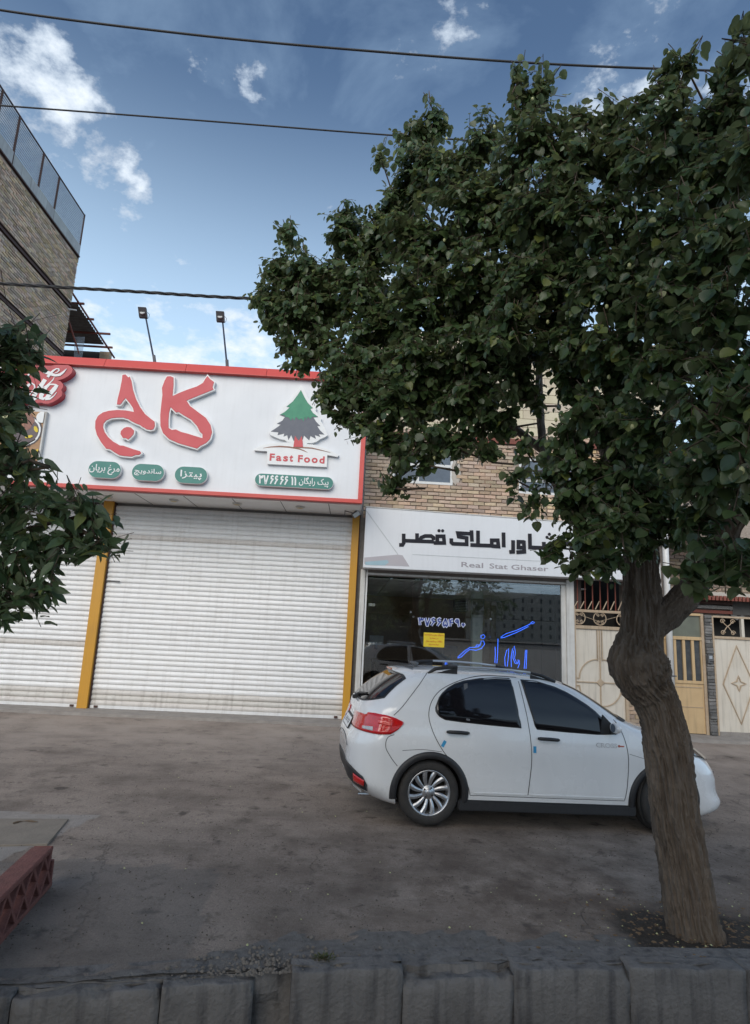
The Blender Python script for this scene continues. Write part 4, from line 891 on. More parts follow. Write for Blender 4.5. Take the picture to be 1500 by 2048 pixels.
box('top', .6, 3.0, FY+4.3, FY+5.0, dtop-.04, dtop, m_roomwall, dk); box('side', .6, .66, FY+4.34, FY+4.96, .08, dtop-.04, m_dark, dk); box('side', 2.94, 3.0, FY+4.34, FY+4.96, .08, dtop-.04, m_dark, dk); box('front', .66, 2.94, FY+4.4, FY+4.43, .3, dtop-.04, m_roomwall, dk)
pn = on(*g4(150, 652), FY+3); nt_ = box('wall_notice', pn.x-.07, pn.x+.07, FY+.12, FY+.125, 2.35, 2.41, m_lampglass); tag(nt_, 'small white notice strip inside the left edge of the glass', 'notice')
# vinyl number, sticker, neon
gn = cr(820, 1220, 4.6875); Y = FY+.008
p0, p1, p2 = on(*gn(82, 150), Y), on(*gn(525, 158), Y), on(*gn(100, 62), Y)
ph = thing('window_phone_number', 'white outlined blue phone digits on the office glass', 'lettering', p0)
zl, zh = p0.z+.02, p2.z-.02; mb = MB(); digits(mb, '37665490', p0.x, p1.x+.02, zl, zh, .056, Y-.006, Y-.003); mb.build('outline', m_neon_line, ph)
mb = MB(); digits(mb, '37665490', p0.x, p1.x+.02, zl, zh, .022, Y-.012, Y-.0085); mb.build('blue_fill', m_navy, ph)
p0, p1, p2 = on(*gn(125, 345), Y), on(*gn(320, 350), Y), on(*gn(128, 205), Y)
st = thing('yellow_sticker', 'yellow paper sticker with four lines of red writing on the glass', 'sticker', p0)
box('paper', p0.x, p1.x, Y-.006, Y-.003, (p0.z+p1.z)/2, p2.z-.01, m_sticker, st)
zs = (p0.z+p1.z)/2; hh = p2.z-.01-zs
for k, s in enumerate(['به موارد رهن و اجاره شما', 'در همه جا', 'ملاقات و بازدید محل', 'نیازمندیم']):
    ww = [.46, .2, .4, .24][k]*(p1.x-p0.x); cx = (p0.x+p1.x)/2; z_ = zs+hh*(.80-.225*k)
    text('red_writing', fa(s), cx-ww, cx+ww, z_-.01, z_+hh*.13, Y-.006, m_redink, st, .002, .012)
ne = thing('blue_neon_sign', 'blue glowing handwritten neon tubes behind the office glass', 'neon sign', on(950, 1300, FY+.25))
NS = [[(445,450),(480,440),(520,400),(560,370),(620,378),(670,360),(700,320),(690,290),(668,292),(660,320),(640,345),(600,350),(560,352),(510,385),(450,440)], [(610,350),(630,325),(660,335)], [(665,240),(690,230),(705,250),(690,268),(665,262),(665,240)], [(850,262),(880,258),(1000,210),(1110,155)], [(850,255),(900,222),(1000,190),(1130,130)], [(1130,122),(1150,108),(1168,118),(1150,130),(1132,122)],
      [(798,345),(800,420),(795,495),(815,498),(822,400),(825,268)], [(893,528),(888,450),(905,380),(925,362),(922,440),(912,530)], [(950,535),(948,440),(960,370),(978,338),(988,400),(980,450),(1000,495),(1015,490),(1012,465)], [(970,380),(965,450),(985,500),(1010,505),(1025,470),(1028,500),(1010,545)], [(1070,550),(1078,460),(1082,380),(1095,375),(1092,460),(1088,552)], [(328,480),(345,482),(345,512)], [(332,490),(330,515)]]
for s in NS: MB().tube(proj(s, gn, FY+.25), .0065, 6).build('tube', m_neon, ne, smooth=True)

# ------------------------------------------------------------------ gates at the right
gg = thing('garage_gate', 'cream metal garage gate with rounded cross moulding behind the trunk', 'gate', on(1200, 1450, FY))
def gp(x, y, Y=FY): return on(*g5(x, y), Y)
xA, xB = gp(185, 1200).x, gp(575, 1400).x; zT, zB = gp(380, 815).z, .10
box('leaf', xA+.03, xB-.03, FY+.0, FY+.04, zB, zT-.02, m_cream_gate, gg)
box('stile', xA-.03, xA+.028, FY-.04, FY+.05, .06, zT+.42, m_gate_trim, gg, .004); box('stile', xB-.028, xB+.04, FY-.04, FY+.05, .06, zT+.42, m_gate_trim, gg, .004)
box('rail', xA+.029, xB-.029, FY-.035, FY+.045, zT-.02, zT+.05, m_gate_trim, gg, .004)
zt2 = gp(380, 690).z; box('rail', xA+.029, xB-.029, FY-.035, FY+.045, zt2-.02, zt2+.035, m_gate_trim, gg, .004)
box('rail', xA+.029, xB-.029, FY-.03, FY+.04, .061, zB-.002, m_gate_trim, gg)
xc = gp(378, 1220).x; zc = gp(378, 1220).z
w_ = .020; mb = MB(); Ya, Yb = FY-.018, FY-.001
def cross(mb, xc, zc, hw, top, bot, r, g=.045):
    mb.ribbon([(xc-g*1.1, top), (xc-g*1.1, zc+r)], w_, Ya, Yb); mb.ribbon([(xc+g*1.1, top), (xc+g*1.1, zc+r)], w_, Ya, Yb)
    for sx in (-1, 1):
        for sz, end in ((1, top), (-1, bot)):
            arc = [(xc+sx*(g*1.1+(r-g*1.1)*math.sin(t*math.pi/2)), zc+sz*(g+.03+(r-g)*math.cos(t*math.pi/2))) for t in np.linspace(0, 1, 9)]
            arc = [(xc+sx*g*1.1, end)]+arc+[(xc+sx*hw, zc+sz*(g+.03))]
            mb.ribbon(arc, w_, Ya-.0015, Yb)
    mb.ribbon([(xc-hw, zc), (xc-.08, zc)], .022, Ya-.002, Yb); mb.ribbon([(xc+.08, zc), (xc+hw, zc)], .022, Ya-.002, Yb)
    mb.ribbon([(xc, bot), (xc, zc-.08)], .022, Ya-.002, Yb); mb.ribbon([(xc, top), (xc, zc+.08)], .022, Ya-.002, Yb)
mb2 = MB(); cross(mb2, xc, zc, (xB-xA)/2-.04, zT-.03, zB+.02, .44); mb2.build('moulding', m_gate_trim, gg)
o = MB().box(-.065, .065, -.02, 0, -.065, .065).build('diamond_boss', m_gate_trim, gg, bevel=.01); o.matrix_basis = Matrix.Translation((xc, FY-.002, zc)) @ Matrix.Rotation(math.pi/4, 4, 'Y')
# scroll panel
def scroll_ring(mb, x, z, r):
    mb.tube([(x+r*math.cos(a), FY-.01, z+r*math.sin(a)) for a in np.linspace(0, 2*math.pi, 22)], .011, 5, cap=False)
    for sx in (-1, 1):
        for sz in (-1, 1):
            mb.tube([(x+sx*r*.33+r*.26*(1-t*.7)*math.cos(a*sx), FY-.012, z+sz*r*.55+r*.26*(1-t*.7)*math.sin(a*sz)) for t, a in zip(np.linspace(0, 1, 12), np.linspace(-1.5, 6, 12))], .008, 4)
zsr = gp(372, 740).z
mb = MB()
for px in (215, 372, 545): scroll_ring(mb, gp(px, 742).x, zsr, .135)
mb.tube([(xA, FY, zsr+.1), (xc, FY, zsr-.06), (xB, FY, zsr+.1)], .006, 4)
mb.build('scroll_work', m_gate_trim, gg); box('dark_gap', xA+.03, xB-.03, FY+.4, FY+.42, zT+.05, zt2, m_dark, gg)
# barred opening above it
br = thing('bar_grille', 'rusty vertical bars with slanting spikes above the cream garage gate', 'grille', gp(380, 560)); zt3 = oz(xc, 0)
for px in (205, 262, 318, 375, 432, 489, 546):
    x = gp(px, 600).x; MB().tube([(x, FY-.01, zt2+.035), (x, FY-.01, zt3+.1)], .013, 5).build('bar', m_rust, br)
for px in (172, 222, 280, 335, 392, 448, 505):
    a, b = gp(px, 655), gp(px+30, 610); MB().tube([(a.x, FY-.03, zt2+.05), (b.x, FY-.03, b.z)], .012, 4).build('spike', m_gate_trim, br)
box('lintel', xp1, xB+.1, FY, FY+.3, zt3+.02, zw0+.1, m_mortar, ob)
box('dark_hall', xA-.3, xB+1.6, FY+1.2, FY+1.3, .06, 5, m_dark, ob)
# wall between gate and tan door
xC, xD = xB+.042, gp(840, 1000).x-.06
box('wall_pier', xC, xD, FY+.03, FY+.3, .0, zw0+.1, m_mortar, ob)
brick_field(ob, (xC, FY+.028, .06), (1, 0, 0), (0, -1, 0), xD-xC, 3.3, m_brick_or, maxparts=0)
wx = gp(800, 500); fr = window(ob, gp(640, 450).x, gp(828, 450).x, gp(820, 545).z, gp(820, 280).z, FY-.03, m_pane, .3)
# drain pipe
p0, p1 = on(1335, 1190, FY-.08), on(1326, 1060, FY-.08)
dp = thing('drain_pipe', 'pale vertical drain pipe on the bricks right of the trunk', 'pipe', p0)
MB().tube([(p0.x, FY-.08, .1), (p0.x, FY-.08, 6.2)], .065, 12).build('pipe', m_pvc, dp, smooth=True)
for z in (1.2, 2.6, 4.0): box('bracket', p0.x-.08, p0.x+.08, FY-.15, FY+.02, z, z+.03, m_lamp, dp)
# tan door
td = thing('tan_metal_door', 'tan metal door with four narrow panes and rusty spots', 'door', gp(1000, 1600)); xa, xb = gp(850, 1300).x-.10, gp(1160, 1400).x
zdt = gp(980, 890).z; zdp = gp(1000, 1210).z; ztr = gp(1000, 715).z
tdx = [xa, xb]
box('jamb', xa-.06, xa, FY-.03, FY+.06, .06, ztr+.05, m_tan, td, .004); box('jamb', xb, xb+.06, FY-.03, FY+.06, .06, ztr+.05, m_gate_trim, td, .004)
box('header', xa+.001, xb-.001, FY-.03, FY+.06, ztr, ztr+.05, m_tan, td, .004); box('mid_rail', xa+.001, xb-.001, FY-.03, FY+.06, zdt-.02, zdt+.05, m_tan, td, .004)
box('transom_pane', xa+.001, xb-.001, FY+.01, FY+.02, zdt+.05, ztr, m_dusty, td)
box('lower_panel', xa+.002, xb-.002, FY, FY+.04, .08, zdp-.04, m_tan, td); zq = gp(1000, 1400).z
box('moulding', xa+.03, xb-.03, FY-.012, FY-.001, zq-.006, zq+.006, m_gate_trim, td); box('moulding', xa+.03, xb-.03, FY-.012, FY-.001, zdp-.12, zdp-.105, m_gate_trim, td)
box('mid_rail', xa+.001, xb-.001, FY-.02, FY+.05, zdp-.04, zdp+.02, m_tan, td, .004)
n = 5; pw_ = (xb-xa)/n
for k in range(n+1):
    x = xa+(xb-xa)*k/n; box('glazing_bar', max(xa+.001, x-.03), min(xb-.001, x+.03), FY-.015, FY+.045, zdp+.021, zdt-.021, m_tan, td, .003)
for k in range(n): box('pane', xa+pw_*k+.03, xa+pw_*(k+1)-.03, FY+.02, FY+.027, zdp+.02, zdt-.02, m_grimy, td)
box('handle', xa+pw_*1-.012, xa+pw_+.012, FY-.07, FY-.04, zdp-.02, zdp+.28, m_gate_trim, td, .004)
# stone pillar with intercom
sp = thing('stone_pillar', 'rough grey stone gate pillar between tan door and diamond gate', 'pillar', gp(1180, 1600)); x0, x1 = xb+.062, gp(1232, 1200).x-.02
ztp = gp(1160, 715).z
box('core', x0+.01, x1-.01, FY-.03, FY+.3, .06, ztp-.02, m_mortar_grey, sp)
z = .07
while z < ztp-.03:
    h = random.uniform(.05, .085); x = x0
    while x < x1-.03:
        l = min(random.uniform(.10, .24), x1-x)
        if x1-x-l < .05: l = x1-x
        box('stone', x+.004, x+l-.004, FY-.07+random.uniform(-.018, .012), FY-.02, z+.003, min(z+h-.004, ztp), [m_mortar_grey, mat('slate_stone', (.16, .155, .15), .85, (.1, .095, .09), 20, bump=.6, rnd=.3)][random.random() < .75], sp, bevel=.006, jit=.006); x += l
    z += h
ip = thing('intercom', 'small grey door intercom on the stone pillar', 'intercom', gp(1198, 1040)); q0, q1 = gp(1183, 1075, FY-.1), gp(1216, 1008, FY-.1)
box('housing', q0.x, q1.x, FY-.13, FY-.085, q0.z, q1.z, m_lamp, ip, .006); box('screen', q0.x+.02, q1.x-.02, FY-.136, FY-.131, (q0.z+q1.z)/2, q1.z-.03, m_silver, ip)
for k in range(3): box('button', q0.x+.03+k*.03, q0.x+.05+k*.03, FY-.138, FY-.131, q0.z+.03, q0.z+.05, m_black_pl, ip)
# diamond gate
dg = thing('diamond_gate', 'cream metal gate with raised diamond and star at the right edge', 'gate', gp(1400, 1600)); xa2 = gp(1232, 1200).x; xb2 = xa2+2.6
zT2 = gp(1300, 885).z; zt4 = gp(1300, 735).z
box('leaf', xa2+.04, xb2, FY, FY+.04, .14, zT2-.02, m_cream_gate, dg); box('stile', xa2, xa2+.038, FY-.035, FY+.045, .06, zt4+.03, m_gate_trim, dg, .004)
box('rail', xa2+.039, xb2, FY-.03, FY+.045, zT2-.02, zT2+.035, m_gate_trim, dg, .004); box('rail', xa2+.039, xb2, FY-.03, FY+.045, zt4-.0, zt4+.04, m_gate_trim, dg, .004); box('sill', xa2+.039, xb2, FY-.04, FY+.05, .061, .138, m_ledge, dg)
xq = gp(1440, 800).x; box('mullion', xq-.03, xq+.03, FY-.028, FY+.04, zT2+.036, zt4-.001, m_cream_gate, dg)
D0, D1, D2_ = gp(1387, 945), gp(1298, 1225), gp(1445, 1530); xm = (D0.x+D2_.x)/2; hwd = xm-D1.x; zmd = (D0.z+D2_.z)/2
MB().ribbon([(xm, D0.z), (xm-hwd, zmd), (xm, D2_.z), (xm+hwd, zmd)], .022, FY-.018, FY-.001, closed=True).build('diamond_moulding', m_gate_trim, dg)
sc_p = gp(1418, 1237); lp = []
for k in range(4):
    for t in range(5):
        a = k*math.pi/2+math.pi/2*t/5; r_ = .15*(1-.62*math.sin(math.pi*t/5)**.8); lp.append((xm+r_*math.cos(a), zmd+.02+r_*math.sin(a)))
MB().ribbon(lp, .02, FY-.018, FY-.001, closed=True).build('star_moulding', m_gate_trim, dg)
mb = MB(); zz = (zT2+zt4)/2+.02
for cx in (gp(1330, 800).x, gp(1330, 800).x+1.05):
    for sx in (-1, 1):
        mb.tube([(cx+sx*.12, FY-.01, zz+.13), (cx+sx*.06, FY-.01, zz+.06), (cx-sx*.02, FY-.01, zz), (cx-sx*.07, FY-.01, zz-.07), (cx-sx*.12, FY-.01, zz-.13)], .01, 5)
        for sz in (-1, 1): mb.tube([(cx+sx*.11+.055*(1-t*.7)*math.cos(a), FY-.012, zz+sz*.12+.055*(1-t*.7)*math.sin(a)) for t, a in zip(np.linspace(0, 1, 12), np.linspace(0, 8, 12))], .009, 4)
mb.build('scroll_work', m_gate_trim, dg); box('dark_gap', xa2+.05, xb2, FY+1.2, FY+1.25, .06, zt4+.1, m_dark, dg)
# neighbouring brick house at the right edge
nh = thing('neighbour_brick_house', 'neighbouring brick house above the stone pillar and diamond gate', 'house', (x0+1, FY, 0))
x_l2 = xR+.0; zrf = on(1440, 1190, FY).z
box('wall', xD+.5, xb2+6, FY+1.7, FY+2, .0, zrf+3.5, m_mortar, nh)
brick_field(nh, (x_l2+.05, FY+1.69, 1.6), (1, 0, 0), (0, -1, 0), 5.2, zrf+1.9-1.6, m_brick_or, maxparts=120, key=lambda s: abs(s[0]-1.8)+abs(s[1]-1.6))
ez = gp(1300, 560).z; e2 = gp(1500, 530).z
a0 = gp(1190, 575, FY+.4)
box('eave_slab', x0-.2, xb2+3, FY+.3, FY+1.68, a0.z-.02, a0.z+.10, m_plast, nh)
box('lean_to_slab', gp(860, 600).x, x0-.2, FY+.3, FY+1.68, ztr+.08, ztr+.16, m_mortar_grey, nh)
mb = MB(); x = x0-.2
while x < xb2+3: mb.box(x, x+.055, FY+.26, FY+.299, a0.z-.08, a0.z+.02); x += .085
mb.build('eave_tiles', m_rust, nh)
box('shadow_band', x0-.15, xb2+3, FY+.7, FY+.74, zt4+.05, a0.z-.02, m_mortar, nh)
p = gp(1420, 690, FY+.6); patch('broken_hole_edge', p.x, p.z, .17, .17, FY+.69, m_mortar_grey, nh, seed=3, th=.05); patch('broken_hole', p.x+.02, p.z, .07, .09, FY+.64, m_dark, nh, seed=4, th=.01)
q = gp(1375, 700, FY+.6); box('dark_shelf', q.x, xb2+3, FY+.62, FY+.68, q.z-.03, q.z+.33, mat('grey_board', (.1, .095, .09), .8), nh)
for k in range(4): box('plank', x0-.1, q.x-.02, FY+.6-.02*k, FY+.68, zt4+.12+k*.1, zt4+.19+k*.1, [m_rust, m_mortar_grey, m_iron, m_rust][k], nh)
box('wall', xD, xD+.3, FY+.08, FY+.3, ztr+.06, zw0, m_mortar, nh)

# ------------------------------------------------------------------ building across the street (seen mirrored in the glass)
AB = thing('apartment_block', 'long pale apartment block seen mirrored in the office glass', 'building', (60, -150, 0))
box('wall', 33, 110, -170, -150, 0, 14.0, m_apart, AB); box('wall', 20, 32.9, -171, -152, 0, 12.6, m_apart_dk, AB)
wm = MB().box(-.32, .32, 0, .12, -.62, .62).mesh('window'); wm.materials.append(mat('far_window', (.12, .11, .10), .5)); pi_ = world_of(AB).inverted()
for k in range(26):
    for j in range(5):
        o = bpy.data.objects.new('window', wm); COL.objects.link(o); o.parent = AB; o.matrix_parent_inverse = pi_; o.location = (36+k*2.7, -150.04, 1.8+j*2.5)
B2 = thing('low_dark_block', 'added dark block across the street that darkens the office glass reflection', 'building', (-40, -60, 0))  # added stand-in for dark trees, keeps bright sky out of the glass
box('wall', -110, 9, -75, -60, 0, 8.5, m_apart_dk, B2); box('roof', -111, 10, -76, -59, 8.5, 8.8, m_apart_dk, B2)

# ------------------------------------------------------------------ cables
for pts, r_, lb, Yc in [([(-300, -38), (0, 20), (400, 71), (750, 103), (1100, 128), (1475, 143), (1800, 152)], .016, 'highest black overhead cable crossing the whole sky', 6.5), ([(-300, 190), (0, 211), (400, 241), (805, 272), (1200, 296), (1800, 330)], .013, 'middle overhead cable between tall brick building and mulberry crown', 7.5), ([(-300, 545), (0, 567), (250, 582), (500, 597), (900, 612), (1800, 640)], .027, 'lowest overhead cable, thick and twisted, above the sign board', 9.0)]:
    P_ = [on(*p, Yc) for p in pts]
    fine = []
    for i in range(len(P_)-1):
        a, b, c, d = P_[max(0, i-1)], P_[i], P_[i+1], P_[min(len(P_)-1, i+2)]
        for k in range(24):
            t = k/24; fine.append(.5*((2*b)+(c-a)*t+(2*a-5*b+4*c-d)*t*t+(3*b-a-3*c+d)*t**3))
    fine.append(P_[-1])
    if r_ < .02: o = MB().tube(fine, r_, 6).build('power_cable', m_cable, smooth=True)
    else:
        mb = MB()
        # resample for the lay of the strands
        cum = [0]
        for i in range(1, len(fine)): cum.append(cum[-1]+(fine[i]-fine[i-1]).length)
        dist = np.arange(0, cum[-1], .05); fx_ = [Vector([float(np.interp(s, cum, [p[i] for p in fine])) for i in range(3)]) for s in dist]
        for st_ in range(3):
            mb.tube([p+Vector((0, math.cos(s*9+st_*2.09), math.sin(s*9+st_*2.09)))*.015 for p, s in zip(fx_, dist)], .014, 5)
        o = mb.build('power_cable', m_cable, smooth=True)
    tag(o, lb, 'cable', 'overhead cables')

# ------------------------------------------------------------------ the white hatchback
T_, TI_ = R(6), R(1.3)
ex = Vector((math.cos(T_)*math.cos(TI_), math.sin(T_)*math.cos(TI_), -math.sin(TI_))); ey = Vector((-math.sin(T_), math.cos(T_), 0)); ez_ = ex.cross(ey)
CO_ = Vector((.759, 7.121, .008))
CM = Matrix(((ex.x, ey.x, ez_.x, CO_.x), (ex.y, ey.y, ez_.y, CO_.y), (ex.z, ey.z, ez_.z, CO_.z), (0, 0, 0, 1)))
car = thing('parked_car', 'white five door hatchback with black arches parked behind the tree trunk', 'car'); car.matrix_basis = CM
def cl(name, me, m, parent=None, smooth=True):          # link a mesh given in car coordinates
    o = bpy.data.objects.new(name, me); COL.objects.link(o); me.materials.append(m); o.parent = parent or car
    if smooth: me.polygons.foreach_set('use_smooth', [True]*len(me.polygons)); 
    return o
def cb(mb, name, m, parent=None, smooth=False, bevel=0.):
    me = mb.mesh(name); bm = bmesh.new(); bm.from_mesh(me); bmesh.ops.recalc_face_normals(bm, faces=bm.faces)
    if bevel: bmesh.ops.bevel(bm, geom=list(bm.edges), offset=bevel, segments=2, affect='EDGES')
    bm.to_mesh(me); bm.free(); return cl(name, me, m, parent, smooth)
#      z     xr    xf    W    rxr  rxf   ryr  ryf
LV = [(.165, -.50, 3.28, .745, .30, .42, .40, .50), (.20, -.62, 3.34, .775, .32, .42, .42, .52), (.25, -.70, 3.395, .79, .33, .42, .44, .52), (.31, -.785, 3.40, .80, .34, .42, .45, .53),
      (.35, -.82, 3.365, .807, .34, .42, .46, .53), (.42, -.84, 3.345, .812, .34, .44, .46, .54), (.52, -.855, 3.345, .818, .35, .46, .46, .55), (.60, -.86, 3.32, .824, .35, .48, .47, .55),
      (.68, -.862, 3.27, .830, .35, .52, .47, .56), (.74, -.855, 3.21, .832, .34, .56, .47, .57), (.80, -.835, 3.13, .830, .33, .60, .47, .58), (.86, -.805, 3.03, .824, .32, .62, .47, .60),
      (.91, -.785, 2.92, .815, .32, .64, .47, .62), (.95, -.775, 2.80, .805, .32, .62, .47, .64), (.985, -.77, 2.66, .795, .32, .56, .47, .64), (1.015, -.768, 2.52, .786, .32, .48, .47, .64),
      (1.045, -.765, 2.39, .778, .33, .38, .47, .62), (1.07, -.76, 2.30, .770, .34, .32, .47, .60), (1.095, -.745, 2.24, .762, .34, .30, .46, .58), (1.13, -.70, 2.17, .745, .34, .28, .45, .56),
      (1.18, -.645, 2.085, .724, .34, .27, .44, .54), (1.24, -.565, 1.985, .700, .33, .26, .43, .52), (1.30, -.48, 1.88, .674, .32, .25, .42, .50), (1.355, -.40, 1.775, .650, .31, .25, .40, .48),
      (1.40, -.33, 1.67, .628, .31, .26, .38, .46), (1.43, -.28, 1.585, .606, .31, .28, .36, .44), (1.452, -.22, 1.50, .578, .32, .30, .34, .42), (1.468, -.14, 1.39, .535, .34, .34, .30, .38),
      (1.480, .0, 1.24, .46, .36, .36, .26, .32), (1.489, .18, 1.06, .34, .34, .34, .18, .22), (1.494, .36, .86, .17, .2, .2, .09, .09)]
LV = [(l[0], l[1]+.045*min(1, max(0, (1.3-l[0])/.2)), *l[2:]) for l in LV]
LZ = [l[0] for l in LV]
def lv(z):
    return [float(np.interp(z, LZ, [l[k] for l in LV])) for k in range(1, 8)]
def ysurf(x, z):
    xr, xf, W_, a, b, c, d = lv(z)
    if x < xr+a: return W_-c+c*math.sqrt(max(0, 1-((xr+a-x)/a)**2))
    if x > xf-b: return W_-d+d*math.sqrt(max(0, 1-((x-(xf-b))/b)**2))
    return W_
def SP(u, z, off=0.):                # u = x on the flank; wraps round the rear corner; off = outward
    xr, xf, W_, a, b, c, d = lv(z); L_ = .5
    xs = xr+a
    if u >= xs: p = Vector((u, -ysurf(u, z), z)); n = Vector((0, -1, 0)) if u < xf-b else Vector(((u-xf+b)/b, -1, 0)).normalized()
    else:
        t = (xs-u)/L_
        if t < 1: A = t*math.pi/2; p = Vector((xs-a*math.sin(A), -(W_-c)-c*math.cos(A), z)); n = Vector((-math.sin(A)/a, -math.cos(A)/c, 0)).normalized()
        else: p = Vector((xr, -(W_-c)+(t-1)*L_, z)); n = Vector((-1, 0, 0))
    return p+n*off
def outline(l):
    z, xr, xf, W_, a, b, c, d = l; P_ = []
    for k in range(13):                       # rear, from the centre to the near flank
        if k == 0:
            for t in np.linspace(0, 1, 6)[:-1]: P_.append((xr, -(W_-c)*t))
        A = math.pi/2*(1-k/12); P_.append((xr+a-a*math.sin(A), -(W_-c)-c*math.cos(A)))
    for t in np.linspace(0, 1, 42)[1:-1]: P_.append((xr+a+(xf-b-xr-a)*t, -W_))
    for k in range(13): A = math.pi/2*k/12; P_.append((xf-b+b*math.sin(A), -(W_-d)-d*math.cos(A)))
    for t in np.linspace(1, 0, 6)[1:]: P_.append((xf, -(W_-d)*t))
    P_ += [(x, -y) for x, y in P_[::-1][1:-1]]
    return [(x, y, z) for x, y in P_]
zz = np.unique(np.concatenate([np.linspace(.165, 1.07, 34), np.linspace(1.07, 1.45, 18), [l[0] for l in LV if l[0] > 1.45]]))
rings = [outline([z]+lv(z)) for z in zz]; n = len(rings[0])
v = [p for r_ in rings for p in r_]; f = [(j*n+i, j*n+(i+1) % n, (j+1)*n+(i+1) % n, (j+1)*n+i) for j in range(len(rings)-1) for i in range(n)]
f += [tuple(range(n))[::-1], tuple((len(rings)-1)*n+k for k in range(n))]
me = me_from(v, f, 'body'); bm = bmesh.new(); bm.from_mesh(me); bmesh.ops.recalc_face_normals(bm, faces=bm.faces); bm.to_mesh(me); bm.free()
# smooth the level table a little, keep the silhouette
body = bpy.data.objects.new('body', me); COL.objects.link(body); me.materials.append(m_carpaint)
AX = [(0., .305), (2.515, .305)]
cut = MB()
for (x, z) in AX: cut.tube([(x, -.95, z), (x, -.50, z)], .345, 48); cut.tube([(x, .50, z), (x, .95, z)], .345, 48)
cme = cut.mesh('cutter'); bm = bmesh.new(); bm.from_mesh(cme); bmesh.ops.recalc_face_normals(bm, faces=bm.faces); bm.to_mesh(cme); bm.free()
co = bpy.data.objects.new('cutter', cme); COL.objects.link(co)
md = body.modifiers.new('b', 'BOOLEAN'); md.object = co; md.operation = 'DIFFERENCE'; md.solver = 'EXACT'
dg = bpy.context.evaluated_depsgraph_get(); dg.update(); me2 = bpy.data.meshes.new_from_object(body.evaluated_get(dg)); me2.name = 'body'
bpy.data.objects.remove(body); bpy.data.objects.remove(co)
body = bpy.data.objects.new('body', me2); COL.objects.link(body); body.parent = car
if not me2.materials: me2.materials.append(m_carpaint)
me2.polygons.foreach_set('use_smooth', [p.area < .02 for p in me2.polygons])
try: me2.set_sharp_from_angle(angle=R(38))
except Exception: pass
# wheel wells, arch flares
for (x, z) in AX:
    for s in (-1, 1):
        mb = MB(); N_ = 40
        ring = lambda r, y: [(x+r*math.cos(a), s*y, z+r*math.sin(a)) for a in np.linspace(-.12, math.pi+.12, N_+1)]
        a, b = ring(.342, .815), ring(.342, .505); mb.add(a+b, [(i, i+1, N_+2+i, N_+1+i) for i in range(N_)])
        mb.add(b+[(x, s*.505, z)], [(i, i+1, N_+1) for i in range(N_)]); cb(mb, 'wheel_well', m_black_pl, smooth=True)
        mb = MB(); pr = []
        for a in np.linspace(-.30, math.pi+.16, N_+1):
            w0, w1 = .335, .402
            q = []
            for r_, dy in ((w0, -.02), (w0, .012), (w0+.02, .022), (w1-.018, .020), (w1, .004), (w1, -.015)):
                px, pz = x+r_*math.cos(a), z+r_*math.sin(a); q.append((px, s*(ysurf(px, max(.17, pz))+dy), pz))
            pr += q
        mb.add(pr, [(i*6+k, i*6+k+1, (i+1)*6+k+1, (i+1)*6+k) for i in range(N_) for k in range(5)]); cb(mb, 'arch_flare', m_black_pl, smooth=True)
# black sill and underbody
cb(MB().box(.30, 2.20, -.805, .805, .16, .262), 'sill', m_black_pl, bevel=.012)
cb(MB().box(-.3, 3.0, -.5, .5, .14, .30), 'underbody', m_dark)
cb(MB().tube([(-.50, -.42, .19), (-.66, -.42, .19)], .018, 10), 'exhaust', m_chrome)
# strips following the flank
def strip(name, pts, w, m, off=.002, n=40, parent=None, mirror=False, smooth=True):
    L_ = [0]
    for i in range(1, len(pts)): L_.append(L_[-1]+math.dist(pts[i], pts[i-1]))
    s = np.linspace(0, L_[-1], n); U = np.interp(s, L_, [p[0] for p in pts]); Z = np.interp(s, L_, [p[1] for p in pts])
    if smooth and n > 8:
        for _ in range(3): U[1:-1] = (U[:-2]+2*U[1:-1]+U[2:])/4; Z[1:-1] = (Z[:-2]+2*Z[1:-1]+Z[2:])/4
    v = []
    for i in range(n):
        du, dz = U[min(i+1, n-1)]-U[max(i-1, 0)], Z[min(i+1, n-1)]-Z[max(i-1, 0)]; l = math.hypot(du, dz) or 1; nu, nz_ = -dz/l*w/2, du/l*w/2
        for sg, o_ in ((1, -.004), (1, off), (-1, off), (-1, -.004)): v.append(SP(U[i]+sg*nu, Z[i]+sg*nz_, o_))
    mb = MB().add(v, [(i*4+k, i*4+k+1, (i+1)*4+k+1, (i+1)*4+k) for i in range(n-1) for k in range(3)])
    o = cb(mb, name, m, parent)
    if mirror: me3 = o.data.copy(); [setattr(q, 'co', (q.co.x, -q.co.y, q.co.z)) for q in me3.vertices]; o2 = bpy.data.objects.new(name, me3); COL.objects.link(o2); o2.parent = parent or car
    return o
m_seam = mat('panel_gap', (.06, .06, .065), .7)
